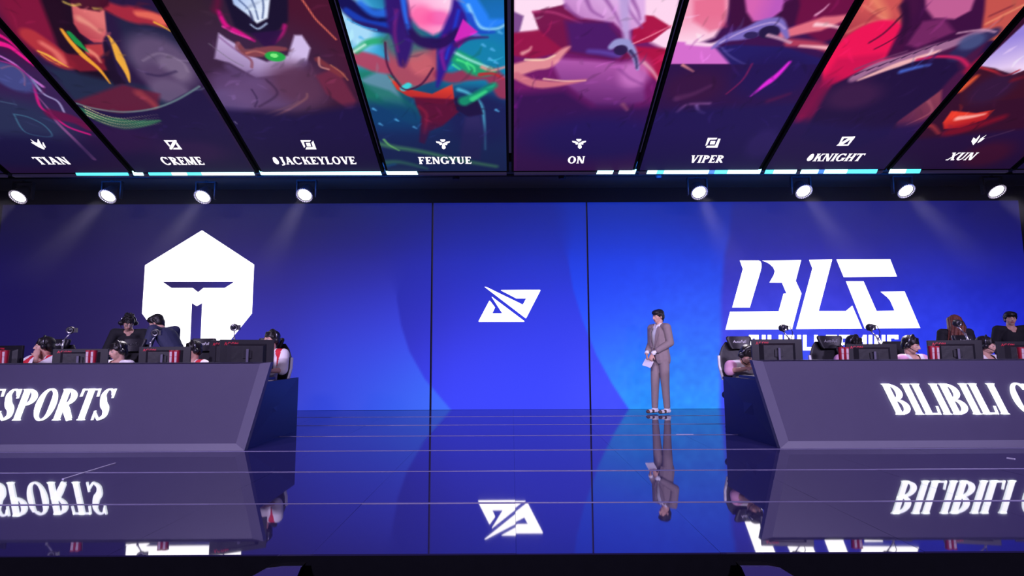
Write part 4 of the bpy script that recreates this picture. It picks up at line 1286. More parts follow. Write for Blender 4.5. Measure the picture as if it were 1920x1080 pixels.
def build_lamps():
    spots = [(34, 369), (202, 368), (380, 369), (571, 366), (1311, 361), (1507, 359), (1699, 358), (1869, 359)]
    names = ['lit round stage lamp at the left end of the row', 'lit round stage lamp second from the left end, above the dark wall corner', 'lit round stage lamp above the tip of the helmet logo', 'lit round stage lamp just right of the helmet logo, last before the gap',
             'lit round stage lamp first right of the middle gap, above the suited presenter', 'lit round stage lamp above the left part of the letter logo', 'lit round stage lamp above the right end of the letter logo', 'lit round stage lamp at the right end of the row']
    rot = LAMP_N.to_track_quat('Z', 'Y').to_matrix()
    proto = None
    pz = 3.99
    for (px, py), lb in zip(spots, names):
        p = atY(px, py, LAMP_Y)
        if proto is None:
            t = thing('stage_lamp', p, 0, lb, 'stage lamp', 'lit stage lamps in a row over the video wall')
            t_ = MB().lathe([(0.001, -0.25), (0.06, -0.25), (0.09, -0.2), (0.128, -0.02), (0.134, 0.012), (0.120, 0.012), (0.112, -0.02), (0.001, -0.02)], rot=rot, n=32)
            t_.build('housing', 'blackmetal', t, 'auto')
            MB().lathe([(0.106, -0.018), (0.106, -0.008), (0.06, -0.001), (0.001, 0.001), (0.001, -0.018)][::-1], rot=rot, n=32).build('lens', 'lamp', t, True)
            r_ = MB()
            for k in range(28):
                a = 2 * math.pi * k / 28
                q = rot @ Vector((0.127 * math.cos(a), 0.127 * math.sin(a), 0.012))
                r_.box(q, (0.018, 0.014, 0.008), rot @ Matrix.Rotation(a, 3, 'Z'))
            r_.build('rim', 'lampring', t)
            y_ = MB()
            for sx in (-1, 1):
                y_.box((sx * 0.16, 0.09, 0.12), (0.02, 0.06, 0.28))
            y_.box((0, 0.09, 0.27), (0.34, 0.07, 0.025))
            y_.cyl((0, 0.09, 0.27), (0, 0.09, 0.30), 0.03)
            y_.build('yoke', 'blackmetal', t)
            proto = t
        else:
            t = copy_tree(proto, p, 0, lb)
        spot_light(p + LAMP_N * 0.03, p + LAMP_N, 1000, 16, 0.10, (1.0, 0.9, 1.0), 0.7, 'stage_lamp_beam')
    for xa, xb in ((-7.4, -1.6), (1.4, 7.0)):   # added lights imitating the blue bloom of the bars on the ceiling
        l = bpy.data.lights.new('light_bar_glow', 'AREA')
        l.shape, l.size, l.size_y, l.energy, l.color = 'RECTANGLE', xb - xa, 0.06, 80, (0.02, 0.22, 1.0)
        o = bpy.data.objects.new('light_bar_glow', l)
        C.objects.link(o)
        o.location = ((xa + xb) / 2, 8.96, 3.83)
        o.rotation_euler = (R(115), 0, 0)
    mb = MB()
    mb.cyl((-9.5, LAMP_Y + 0.09, 3.985), (9.5, LAMP_Y + 0.09, 3.985), 0.025)
    o = mb.build('lighting_bar', 'blackmetal')
    tag(o, 'long black lighting bar carrying the lit lamps over the wall', 'lighting bar')
    # small unlit fixtures in the dark band
    first = None
    for px, py, lb in ((855, 350, 'small unlit dark fixture in the dark band, left of centre'), (1054, 346, 'small unlit dark fixture in the dark band, right of centre'), (1235, 341, 'small unlit dark fixture just left of the lamp above the presenter')):
        p = atY(px, py, 9.1)
        p.z = 3.92
        if first is None:
            t = thing('small_fixture', p, 0, lb, 'stage lamp', 'small unlit fixtures under the ceiling')
            MB().lathe([(0.001, -0.09), (0.05, -0.09), (0.06, -0.06), (0.05, 0.02), (0.03, 0.05), (0.001, 0.05)]).build('housing', 'blackmetal', t, 'auto')
            MB().cyl((0, 0, 0.04), (0, 0, 0.15), 0.012).build('stem', 'blackmetal', t)
            first = t
        else:
            copy_tree(first, p, 0, lb)


build_lamps()

# haze hanging over the stage, lit by the lamps
hz = bpy.data.materials.new('stage_haze')
hz.use_nodes = True
nt = hz.node_tree
nt.nodes.remove(nt.nodes['Principled BSDF'])
vs_ = nt.nodes.new('ShaderNodeVolumeScatter')
vs_.inputs['Color'].default_value = (0.9, 0.85, 1.0, 1)
vs_.inputs['Density'].default_value = 0.018
vs_.inputs['Anisotropy'].default_value = 0.2
tc_ = nt.nodes.new('ShaderNodeNewGeometry')
sp_ = nt.nodes.new('ShaderNodeSeparateXYZ')
mr_ = nt.nodes.new('ShaderNodeMapRange')
mr_.inputs['From Min'].default_value, mr_.inputs['From Max'].default_value = 1.85, 3.1
mr_.inputs['To Min'].default_value, mr_.inputs['To Max'].default_value = 0.0, 0.014
nt.links.new(tc_.outputs['Position'], sp_.inputs['Vector'])
nt.links.new(sp_.outputs['Z'], mr_.inputs['Value'])
nt.links.new(mr_.outputs['Result'], vs_.inputs['Density'])
nt.links.new(vs_.outputs['Volume'], nt.nodes['Material Output'].inputs['Volume'])
if HAZE:
    tag(MB().box((0, 8.8, 2.65), (18.4, 2.4, 1.7)).build('haze', hz), kind='stuff')

# ================================================================ desks
def build_desk(side, corners, text, tx, label):
    """side -1: left desk, +1: right desk. Built in world space from its measured corner, then hung on one Empty"""
    yf = 6.0
    ztop = 0.905
    xb, xt = corners           # bottom and top corner nearest the stage centre
    xo = side * 8.9            # far end, outside the frame
    t = thing('players_desk', (xb, yf, 0), 0, label, 'desk', 'long player desks with slanted ends')
    ox, oy = xb, yf

    def X(x):
        return x - ox
    inn = -side                # towards the stage centre
    # front panel, recessed; frame with sloping bevels
    fw_b, fw_s, fw_t = 0.068, 0.125, 0.014
    sl = (xt - xb) / ztop
    out = [(X(xb), 0.0), (X(xt), ztop), (X(xo), ztop), (X(xo), 0.0)]
    ixb = X(xb) - inn * fw_s + sl * fw_b
    ixt = X(xt) - inn * fw_s - sl * fw_t
    inner = [(ixb, fw_b), (ixt, ztop - fw_t), (X(xo) + inn * 0.05, ztop - fw_t), (X(xo) + inn * 0.05, fw_b)]
    dep = 0.035
    mb = MB()
    mb.add([(x, dep, z) for x, z in inner], [(0, 1, 2, 3) if side > 0 else (3, 2, 1, 0)])
    mb.build('front_panel', 'desk', t)
    fr = MB()
    vs = [(x, 0, z) for x, z in out] + [(x, dep, z) for x, z in inner] + [(x, 0.07, z) for x, z in out]
    fs = []
    for i in range(4):
        j = (i + 1) % 4
        fs += [(i, j, 4 + j, 4 + i), (i, 8 + i, 8 + j, j)]
    fs.append((8, 9, 10, 11))
    fr.add(vs, fs)
    fr.build('front_frame', 'deskframe', t)
    # raised lettering
    (x0, x1, zb, zt, shear) = tx
    lettering(text, (X(x0), dep, zb), (1, 0, 0), (0, 0, 1), x1 - x0, zt - zb, shear, 0.20, 0.05, 0.05, 'lettering', 'letter', t, 0.022, gap=0.06)
    # end panel, worktop, shelf behind the front panel, back legs
    zt_ = 0.70
    yb = {-1: 7.54, 1: 7.30}[side] - yf
    xe = {-1: -2.79, 1: 2.70}[side]
    mb = MB()
    n0 = X(xb) - inn * 0.03
    mb.add([(n0, 0.07, 0), (X(xe), yb, 0), (X(xe), yb, zt_ - 0.02), (X(xt) - inn * 0.20, 0.07, zt_ - 0.02), (n0 - inn * 0.03, 0.07, 0), (X(xe) - inn * 0.03, yb, 0), (X(xe) - inn * 0.03, yb, zt_ - 0.02), (X(xt) - inn * 0.23, 0.07, zt_ - 0.02)],
           [(0, 1, 2, 3), (7, 6, 5, 4), (0, 4, 5, 1), (1, 5, 6, 2), (2, 6, 7, 3), (3, 7, 4, 0)])
    mb.build('end_panel', 'deskside', t)
    mb = MB()
    lo, hi = sorted((X(xe) - inn * 0.04, X(xo)))
    mb.box(((lo + hi) / 2, 0.48, zt_ - 0.0), (hi - lo, 0.82, 0.03))
    mb.build('worktop', 'deskside', t)
    mb = MB()
    lo2, hi2 = sorted((X(xt) - inn * 0.35, X(xo)))
    mb.box(((lo2 + hi2) / 2, 0.17, 0.79), (hi2 - lo2, 0.19, 0.02))
    mb.box(((lo2 + hi2) / 2, 0.25, 0.75), (hi2 - lo2, 0.02, 0.07))
    mb.build('shelf', 'deskside', t)
    return t


def fx(px, py, Y=6.0):
    p = atY(px, py, Y)
    return p.x, p.z


lb_, lt_ = fx(458, 846)[0], fx(508, 680)[0]
rb_, rt_ = fx(1463, 839)[0], fx(1410, 672)[0]
# left: TOP ESPORTS ends at x=218; right: BILIBILI GAMING starts at x=1657
lx1 = fx(205, 789)[0]
zb, zt = fx(205, 788)[1], fx(218, 729)[1]
wE = fx(193, 789)[0] - fx(-20, 789)[0]
DESK_L = build_desk(-1, (lb_, lt_), 'TOP ESPORTS', (lx1 - 2.10, lx1 - 0.05, zb, zt, 0.30), 'long dark grey player desk on the left, white slanted lettering ending in SPORTS')
rx0 = fx(1683, 778)[0]
zb, zt = fx(1683, 778)[1], fx(1657, 720)[1]
DESK_R = build_desk(1, (rb_, rt_), 'BILIBILI GAMING', (rx0, rx0 + 2.62, zb, zt, -0.42), 'long dark grey player desk on the right, white lettering beginning BILIBILI')


# ================================================================ things on the desks
def cup(px, py_top, label, Y=6.16):
    p = atY(px, py_top, Y)
    z0 = 0.802
    h = p.z - z0
    t = thing('paper_cup_pack', (p.x, Y, z0), 0, label, 'paper cups', 'red and white paper cups along the desk tops')
    for sx in (-0.026, 0.026):
        MB().lathe([(0.001, 0), (0.022, 0), (0.031, h), (0.001, h)], c=(sx, 0, 0), n=20).build('cup', 'red', t, 'auto')
        m = MB()
        for k in range(2):   # pale figure printed on each cup
            for j in range(5):
                a0, a1 = R(-90 - 22 + j * 9), R(-90 - 22 + (j + 1) * 9)
                f = lambda a, z: (sx + (0.0225 + 0.009 * z / h + 0.0025) * math.cos(a), (0.0225 + 0.009 * z / h + 0.0025) * math.sin(a), z)
                zz0, zz1 = (0.42 * h, 0.72 * h) if k == 0 else (0.72 * h + 0.004, 0.96 * h)
                m.add([f(a0, zz0), f(a1, zz0), f(a1, zz1), f(a0, zz1)], [(0, 1, 2, 3)])
        m.build('print', 'greyprint', t)
        MB().lathe([(0.001, h), (0.033, h), (0.033, h + 0.006), (0.001, h + 0.008)], c=(sx, 0, 0), n=20).build('lid', 'red', t, 'auto')
    return t


cup(7, 658, 'pair of red and white paper cups at the left edge of the frame')
cup(172, 658, 'pair of red and white paper cups right of the chin-resting player')
cup(328, 658, 'pair of red and white paper cups below the man in navy suit')
cup(1581, 652, 'pair of red and white paper cups in front of the hidden player')
cup(1750, 650, 'pair of red and white paper cups right of the letter logo')
cup(1917, 652, 'pair of red and white paper cups at the right edge of the frame')

mon_proto = None


def monitor(px0, px1, py_top, label, Y, rz, wid=0.56):
    """screen seen from behind, on a stand"""
    global mon_proto
    c = atY((px0 + px1) / 2, py_top, Y)
    ztop = c.z
    h = 0.335
    if mon_proto is None:
        t = thing('monitor', (c.x, Y, 0.716), rz, label, 'monitor', 'monitors on the desks seen from behind')
        m = MB()
        top = 0.44
        m.box((0, 0.012, top - h / 2), (0.56, 0.022, h))
        m.build('screen_housing', 'plastic', t, bevel=0.004)
        m = MB()
        m.loft([[(x * s, y, top - h / 2 + z * s) for x, z in ((-0.20, -0.11), (0.20, -0.11), (0.20, 0.12), (-0.20, 0.12))] for s, y in ((1, 0.0), (0.8, -0.035))])
        m.build('rear_cover', 'leather', t)
        MB().box((0, 0.0245, top - h / 2), (0.545, 0.002, h - 0.02)).build('display', 'lens', t)
        m = MB()
        m.box((0.0, -0.055, 0.17), (0.026, 0.022, 0.33))
        m.build('stand_column', 'deskframe', t, bevel=0.003)
        MB().box((0.0, -0.04, top - h / 2), (0.09, 0.012, 0.09)).build('mounting_plate', 'plastic', t, bevel=0.003)
        m = MB()
        m.cyl((0, -0.03, 0.0), (0, -0.03, 0.012), 0.11, n=28)
        m.build('stand_base', 'plastic', t)
        # red word on the back
        q = MB()
        x = -0.235
        for ch in 'AGON':
            ps, adv = glyph(ch, 0.2, 0.16, 0.0)
            for poly in ps:
                q.prism([(x + p[0] * 0.042, top - 0.062 + p[1] * 0.034) for p in poly], (0, -0.0005, 0), (1, 0, 0), (0, 0, 1), 0.0015)
            x += adv * 0.042 + 0.004
        q.build('red_logo', 'redglow', t)
        mon_proto = t
    else:
        t = copy_tree(mon_proto, (c.x, Y, 0.716), rz, label)
    t.location.z = 0.716
    k = (ztop - 0.716) / 0.44
    t.scale = (1, 1, k)
    return t


monitor(436, 493, 637, 'large dark monitor at the inner end of the left desk', 6.42, R(28))
monitor(412, 455, 638, 'dark monitor half hidden behind the innermost one on the left desk', 6.80, R(-8))
monitor(270, 349, 650, 'dark monitor behind the cups below the man in the navy suit', 6.50, R(6))
monitor(112, 192, 654, 'dark monitor with red mark right of the player resting his chin on his hand', 6.6, R(14))
monitor(-28, 62, 648, 'dark monitor left of the player resting his chin on his hand', 6.5, R(-25))
monitor(1419, 1493, 636, 'dark monitor at the inner end of the right desk beside the player bending forward', 6.50, R(-4))
monitor(1593, 1674, 645, 'dark monitor with red mark hiding a player on the right desk', 6.50, R(-4))
monitor(1757, 1822, 638, 'dark monitor with red mark in front of the long-haired person', 6.50, R(-10))
monitor(1886, 1950, 640, 'dark monitor with red mark at the right edge of the frame', 6.50, R(-6))


def camera_rig(px, py, label, Y, flip=1, tilt=0.0, base_dx=0.06, loop=True):
    """small player camera with its cable on a jointed arm rising from the desk"""
    hd = atY(px, py, Y)
    t = thing('player_camera', (hd.x + flip * base_dx, Y, 0.715), 0, label, 'camera', 'player cameras on jointed arms')
    H = Vector((-flip * base_dx, 0, hd.z - 0.715))
    q8 = 0.75
    B = Vector((0, 0.02, 0))
    j1 = Vector((0.015 * flip, 0.0, H.z * 0.52))
    j2 = Vector((H.x * 0.35, -0.01, H.z * 0.78))
    MB().lathe([(0.001, 0), (0.035, 0), (0.035, 0.03), (0.015, 0.05), (0.001, 0.05)], c=tuple(B + Vector((0, 0, 0.001))), n=18).build('clamp', 'plastic', t, 'auto')
    MB().tube([B + Vector((0, 0, 0.03)), j1], 0.009).build('lower_arm', 'plastic', t, True)
    m = MB()
    m.tube([j1, j2], 0.010)
    m.ell(j1, (0.016,) * 3)
    m.build('joint_arm', 'silver', t, True)
    m = MB()
    m.tube([j2, H + Vector((0, 0.01, -0.03))], 0.007)
    m.ell(j2, (0.013,) * 3)
    m.build('upper_arm', 'silver', t, True)
    rot = Euler((R(90 + 10), R(tilt), R(18 * flip)))
    m = MB()
    m.lathe([(r * q8, zz * q8) for r, zz in ((0.001, -0.055), (0.042, -0.05), (0.055, -0.03), (0.056, 0.02), (0.046, 0.032), (0.040, 0.032), (0.036, 0.02), (0.001, 0.02))], c=tuple(H), rot=rot, n=26)
    m.box(H + Vector((0.042 * flip, 0.02, 0.0)), (0.036, 0.045, 0.055), (0, 0, R(15 * flip)))
    m.build('camera_body', 'plastic', t, 'auto')
    MB().lathe([(r * q8, zz * q8) for r, zz in ((0.001, 0.02), (0.034, 0.02), (0.03, 0.028), (0.001, 0.032))], c=tuple(H), rot=rot, n=24).build('lens', 'lens', t, True)
    MB().lathe([(r * q8, zz * q8) for r, zz in ((0.037, 0.024), (0.041, 0.033), (0.046, 0.035), (0.041, 0.026))], c=tuple(H), rot=rot, n=24).build('lens_ring', 'silver', t, True)
    if loop:
        MB().tube([H + Vector((0.05 * flip, 0.02, 0.03)), H + Vector((0.09 * flip, 0.02, 0.02)), H + Vector((0.12 * flip, 0.02, -0.05)), H + Vector((0.10 * flip, 0.02, -0.13)), Vector((0.03 * flip, 0.02, H.z * 0.4)), Vector((0.01, 0.03, 0.05))], 0.004, 8).build('cable', 'plastic', t, True)
    return t


camera_rig(132, 619, 'camera on a jointed arm over the left desk beside the chin-resting player', 6.75, 1, 20, -0.10, False)
camera_rig(291, 624, 'camera on a jointed arm in front of the man in the navy suit', 6.60, 1, 0, -0.06, False)
camera_rig(439, 614, 'camera on an arm over the inner monitor of the left desk', 6.62, 1, 0, 0.02, False)
camera_rig(1468, 615, 'camera on an arm above the innermost monitor of the right desk', 6.62, 1, 0, 0.09)
camera_rig(1632, 614, 'camera on an arm above the monitor that hides a player', 6.62, 1, 0, 0.10)
camera_rig(1795, 606, 'camera on an arm in front of the long-haired person', 6.66, 1, 0, 0.12)


# wedge-shaped boxes standing in the pit before the stage, only their pale tops in view
def wedge(side, label):
    pts = [(567, 1061), (530, 1061), (500, 1065), (473, 1080)] if side < 0 else [(1387, 1060), (1440, 1060), (1462, 1064), (1488, 1080)]
    Y0 = 2.86
    q = []
    for (x, y) in pts:
        p = atY(x, y, Y0)
        q.append((p.x, p.z))
    zt_ = max(z for _, z in q)
    cx = sum(x for x, _ in q) / 4
    t = thing('pit_monitor', (cx, Y0, -0.75), 0, label, 'floor monitor', 'sloping monitors in the pit in front of the stage')
    # side outline leaning, rounded shoulder, swept towards the viewer
    xin, xout = q[0][0] - cx, q[3][0] - cx
    z = lambda v: v + 0.75
    face = [(xin, z(zt_)), (q[1][0] - cx, z(zt_) - 0.001), (q[2][0] - cx, z(q[2][1])), (xout, z(q[3][1])), (xout * 1.9, z(q[3][1]) - 0.10), (xout * 1.6, z(q[3][1]) - 0.20), (xin - 0.35 * (xin - xout), z(zt_) - 0.20), (xin - 0.1 * (xin - xout), z(zt_) - 0.06)]
    m = MB()
    m.prism(face, (0, 0, 0), (1, 0, 0), (0, 0, 1), 0.02)
    m.build('display_face', 'wedge', t)
    m = MB()
    m.prism([(x * 0.98, zz - 0.004) for x, zz in face], (0, 0.062, 0), (1, 0, 0), (0, 0, 1), 0.06)
    m.box((0, 0.03, 0.26), (0.08, 0.05, 0.52))
    m.box((0, 0.0, 0.01), (0.34, 0.18, 0.02))
    m.build('stand', 'black', t)


wedge(-1, 'pale blue-grey slanted panel in the pit left of the stage centre')
wedge(1, 'pale blue-grey slanted panel in the pit right of the stage centre')

# pale tape marks on the deck
for name, a, b, lb in (('tape_mark', (118, 899), (216, 869), 'thin pale tape mark slanting on the deck before the left desk'), ('tape_mark', (1888, 859), (1903, 861), 'short pale tape mark on the deck before the right desk'), ('tape_mark', (1268, 815), (1300, 815), 'short pink tape mark on the deck beside the presenter')):
    p, q = atZ(*a), atZ(*b)
    d = (q - p).normalized()
    n = Vector((-d.y, d.x, 0)) * 0.008
    m = MB()
    up = Vector((0, 0, 0.006))
    m.add([p - n, q - n, q + n, p + n, p - n + up, q - n + up, q + n + up, p + n + up], [(3, 2, 1, 0), (4, 5, 6, 7), (0, 1, 5, 4), (1, 2, 6, 5), (2, 3, 7, 6), (3, 0, 4, 7)])
    tag(m.build(name, 'tape'), lb, 'tape mark')

# ================================================================ people
def rotm(yaw=0, pitch=0, roll=0):
    """yaw turns the face (0 faces the camera side, -Y; +90 faces +X), pitch>0 looks down"""
    return Matrix.Rotation(R(yaw), 3, 'Z') @ Matrix.Rotation(R(pitch), 3, 'X') @ Matrix.Rotation(R(roll), 3, 'Y')


def hand(mb, wrist, fwd, palm, curl=0.5, side=1, spread=1.0):
    """palm, four bent fingers of unequal length and a thumb leaving the side of the palm"""
    w, f, n = Vector(wrist), Vector(fwd).normalized(), Vector(palm)
    n = (n - f * n.dot(f)).normalized()
    s = f.cross(n) * side
    mb.cap(w, w + f * 0.05, 0.026, 0.034, 0.48, tuple(s))
    mb.cap(w + f * 0.045, w + f * 0.075, 0.036, 0.037, 0.40, tuple(s))
    for i, (off, L, r) in enumerate(((-0.028, 0.075, 0.0085), (-0.0095, 0.082, 0.0088), (0.0095, 0.077, 0.0085), (0.028, 0.062, 0.0078))):
        p = w + f * 0.08 + s * off
        d = f.copy()
        for k, seg in enumerate((0.42, 0.32, 0.26)):
            a = curl * (0.55, 0.85, 0.7)[k] + 0.05 * i
            d = (d * math.cos(a) + n * math.sin(a)).normalized()
            q = p + d * (L * seg)
            mb.cap(p, q, r * (1 - 0.06 * k), r * (0.94 - 0.08 * k), n=10, k=2)
            p = q
    t0 = w + f * 0.025 - s * 0.024
    d = (f * 0.75 - s * 0.6 + n * 0.35).normalized()
    t1 = t0 + d * 0.036
    t2 = t1 + (d * 0.8 + f * 0.4 + n * 0.3 * curl).normalized() * 0.028
    mb.cap(t0, t1, 0.013, 0.0105, n=10, k=2)
    mb.cap(t1, t2, 0.0105, 0.0085, n=10, k=2)


SEAT = dict(pel=(0, 0.0, .61), waist=(0, -0.01, .72), chest=(0, -.03, .86), neck=(0, -.045, 1.00), head=(0, -.07, 1.135),
            shL=(-.175, -.035, .955), shR=(.175, -.035, .955), elL=(-.245, -.14, .79), elR=(.245, -.14, .79), wrL=(-.15, -.36, .785), wrR=(.15, -.36, .785),
            hipL=(-.095, -.02, .565), hipR=(.095, -.02, .565), knL=(-.13, -.44, .55), knR=(.13, -.44, .55), anL=(-.12, -.42, .10), anR=(.12, -.42, .10))
STAND = dict(pel=(0, 0, .93), waist=(0, 0.0, 1.06), chest=(0, 0.0, 1.25), neck=(0, 0.0, 1.405), head=(0, -.015, 1.545),
             shL=(-.18, 0.0, 1.375), shR=(.18, 0.0, 1.375), elL=(-.235, .02, 1.11), elR=(.235, .02, 1.11), wrL=(-.20, -.12, .90), wrR=(.20, -.12, .90),
             hipL=(-.09, 0, .90), hipR=(.09, 0, .90), knL=(-.095, -.01, .49), knR=(.095, -.01, .49), anL=(-.10, .02, .085), anR=(.10, .02, .085))


def person(label, loc, yaw, pose, hd=(0, 0, 0), top='jersey', accent=None, bottom='blackcloth', hair='hair', style='short', headset=True, glasses=False,
           sleeve=0.45, hands=(0.3, 0.3), mouth=0.0, group=None, voxel=0.008, jacket=None, hand_dirs=None, shoes='plastic'):
    J = {k: Vector(v) for k, v in pose.items()}
    t = thing('person', loc, R(yaw), label, 'person', group)
    HR = rotm(*hd) * 0.93
    HC = J['head']
    h = lambda x, y, z: HC + HR @ Vector((x, y, z))
    # ---- body: one continuous skin
    b = MB()
    b.ell(h(0, 0.012, 0.025), (0.074, 0.092, 0.098), HR)
    b.ell(h(0, -0.022, -0.035), (0.058, 0.066, 0.078), HR)
    b.ell(h(0, -0.048, -0.082), (0.030, 0.028, 0.026), HR)
    b.cap(h(0, -0.086, 0.012), h(0, -0.103, -0.022), 0.009, 0.0125, n=10)
    b.cap(h(-0.014, -0.082, -0.030), h(0.014, -0.082, -0.030), 0.010, 0.010, n=10)
    b.cap(h(-0.03, -0.070, 0.022), h(0.03, -0.070, 0.022), 0.013, 0.013, n=10)
    b.cap(h(-0.014, -0.079, -0.056), h(0.014, -0.079, -0.056), 0.011, 0.011, n=10)
    for sx in (-1, 1):
        b.ell(h(sx * 0.077, 0.012, -0.008), (0.009, 0.021, 0.031), HR)
        b.ell(h(sx * 0.036, -0.044, -0.020), (0.028, 0.026, 0.036), HR)
    b.cap(J['neck'] + Vector((0, 0.012, -0.02)), h(0, 0.02, -0.055), 0.056, 0.052)
    b.cap(J['chest'], J['neck'] + Vector((0, 0.01, -0.03)), 0.13, 0.075, 0.72)
    b.cap(J['waist'], J['chest'], 0.13, 0.145, 0.68)
    b.cap(J['pel'], J['waist'], 0.14, 0.125, 0.74)
    for s in 'LR':
        sd = -1 if s == 'L' else 1
        b.cap(J['neck'] + Vector((sd * 0.05, 0.01, -0.03)), J['sh' + s], 0.045, 0.052)
        b.cap(J['sh' + s], J['el' + s], 0.050, 0.038)
        b.cap(J['el' + s], J['wr' + s], 0.037, 0.024)
        if hand_dirs and hand_dirs.get(s):
            f, n = hand_dirs[s]
        else:
            f = (J['wr' + s] - J['el' + s]).normalized()
            n = Vector((-sd * 0.2, 0.1, -1)) if abs(f.z) < 0.75 else Vector((-sd, 0.2, 0))
        hand(b, J['wr' + s], f, n, hands[0 if s == 'L' else 1], side=(1 if s == 'L' else -1))
        b.cap(J['hip' + s], J['kn' + s], 0.080, 0.055)
        b.cap(J['kn' + s], J['an' + s], 0.054, 0.036)
        b.cap(J['an' + s] + Vector((0, 0.02, -0.03)), J['an' + s] + Vector((0, -0.13, -0.055)), 0.036, 0.026, 0.8)

    iv = HR.inverted()

    def paint(c, n):
        q = iv @ (c - HC)
        if abs(q.x) < 0.023 and -0.068 - mouth * 0.01 < q.z < -0.046 and q.y < -0.06:
            return 1
        return 0
    remeshed(b, 'body', ['skin', 'lip'], t, voxel, 2, paint=paint)
    # ---- face details
    for sx in (-1, 1):
        e = MB().ell(h(sx * 0.030, -0.0735, 0.002), (0.0125, 0.0085, 0.0062), HR, 12, 8)
        e.build('eye', 'eyewhite', t, True)
        MB().ell(h(sx * 0.030, -0.0805, 0.002), (0.0056, 0.003, 0.0056), HR, 10, 6).build('iris', 'eye', t, True)
        MB().cap(h(sx * 0.015, -0.086, 0.026), h(sx * 0.044, -0.076, 0.024), 0.0036, 0.0028, n=8, k=2).build('eyebrow', 'hair', t, True)
    if mouth:
        MB().ell(h(0, -0.090, -0.060), (0.014, 0.006, 0.011 * mouth), HR, 12, 8).build('open_mouth', 'eye', t, True)
    # ---- hair
    m = MB()
    m.ell(h(0, 0.030, 0.052), (0.086, 0.098, 0.082), HR)
    m.ell(h(0, 0.060, 0.000), (0.080, 0.062, 0.085), HR)
    for sx in (-1, 1):
        m.ell(h(sx * 0.062, 0.012, 0.040), (0.026, 0.060, 0.052), HR)
        m.cap(h(sx * 0.076, -0.020, 0.045), h(sx * 0.078, -0.008, -0.005), 0.014, 0.008)
    for i in range(9):
        x = -0.060 + 0.015 * i
        dz = 0.010 * math.sin(i * 2.1)
        m.cap(h(x * 0.8, -0.035, 0.094), h(x * 1.08, -0.077 + 0.5 * x * x / 0.06, 0.036 + dz), 0.018, 0.009, n=10)
    if style == 'spiky':
        for i in range(16):
            a = i * 2.4
            m.cap(h(0.05 * math.cos(a), 0.03 + 0.05 * math.sin(a), 0.10), h(0.06 * math.cos(a), 0.03 + 0.065 * math.sin(a), 0.142), 0.02, 0.008, n=8)
    if style == 'bowl':
        for sx in (-1, 1):
            m.cap(h(sx * 0.075, 0.02, 0.04), h(sx * 0.074, 0.035, -0.035), 0.022, 0.012)
        m.cap(h(0, 0.085, 0.03), h(0, 0.078, -0.075), 0.05, 0.03, 0.6)
        m.ell(h(0, -0.02, 0.075), (0.088, 0.080, 0.052), HR)
    if style == 'long':
        for i in range(9):
            a = R(-20 + 27.5 * i)
            x, y = 0.085 * math.cos(a), 0.02 + 0.075 * math.sin(a)
            m.cap(h(x * 0.9, y, 0.06), h(x * 1.2, y * 1.25 + 0.02, -0.10), 0.030, 0.030)
            m.cap(h(x * 1.2, y * 1.25 + 0.02, -0.10), HC + Vector((x * 1.5, y * 1.3 + 0.04, -0.33 - 0.02 * (i % 3))), 0.030, 0.014)
    if style != 'none':
        remeshed(m, 'hair', hair, t, 0.0065, 2)
    # ---- headset
    if headset:
        hs = MB()
        pts = [h(0.098 * math.cos(a), 0.012, 0.012 + 0.128 * math.sin(a)) for a in [math.pi * i / 16 for i in range(17)]]
        hs.tube(pts, 0.011, 8)
        for sx in (-1, 1):
            q = MB().cap(h(sx * 0.084, 0.012, -0.005), h(sx * 0.108, 0.012, -0.005), 0.034, 0.028, 1.15, tuple(HR @ Vector((0, 1, 0))), n=18)
            q.build('ear_cup', 'plastic', t, 'auto')
        hs.build('headset_band', 'plastic', t, True)
        MB().tube([h(-0.105, -0.01, -0.03), h(-0.095, -0.07, -0.055), h(-0.05, -0.11, -0.068)], [0.005, 0.004, 0.006], 8).build('microphone_boom', 'plastic', t, True)
        w = MB()
        for sx in (-1, 1):
            w.tube([h(sx * 0.101, 0.012, 0.046), h(sx * 0.092, 0.012, 0.085)], 0.007, 8)
        w.build('headset_trim', 'silver', t, True)
    if glasses:
        g = MB()
        for sx in (-1, 1):
            g.tube([h(sx * 0.032 + 0.020 * math.cos(a), -0.094, 0.002 + 0.016 * math.sin(a)) for a in [2 * math.pi * i / 14 for i in range(15)]], 0.0022, 6)
            g.tube([h(sx * 0.053, -0.092, 0.004), h(sx * 0.078, 0.0, 0.006)], 0.0022, 6)
        g.tube([h(-0.012, -0.094, 0.004), h(0.012, -0.094, 0.004)], 0.0022, 6)
        g.build('glasses', 'silver', t, True)
    # ---- clothes
    g = -0.004 if jacket else 0.014
    m = MB()
    m.cap(J['chest'], J['neck'] + Vector((0, 0.015, -0.045)), 0.145 + g, 0.085 + g, 0.74)
    m.cap(J['waist'], J['chest'], 0.135 + g, 0.155 + g, 0.72)
    m.cap(J['pel'] + Vector((0, 0, 0.02)), J['waist'], 0.145 + g, 0.135 + g, 0.76)
    for s in 'LR':
        sd = -1 if s == 'L' else 1
        m.cap(J['neck'] + Vector((sd * 0.05, 0.012, -0.035)), J['sh' + s], 0.050 + g, 0.058 + g)
        el, sh, wr = J['el' + s], J['sh' + s], J['wr' + s]
        if sleeve >= 1:
            m.cap(sh, el, 0.056 + g, 0.046 + g)
            m.cap(el, el.lerp(wr, min(1, sleeve - 1)), 0.044 + g, 0.030 + g)
        else:
            m.cap(sh, sh.lerp(el, sleeve + 0.5), 0.060 + g, 0.058 + g)
    nk = J['neck']
    fwd = Vector((0, -1, 0))

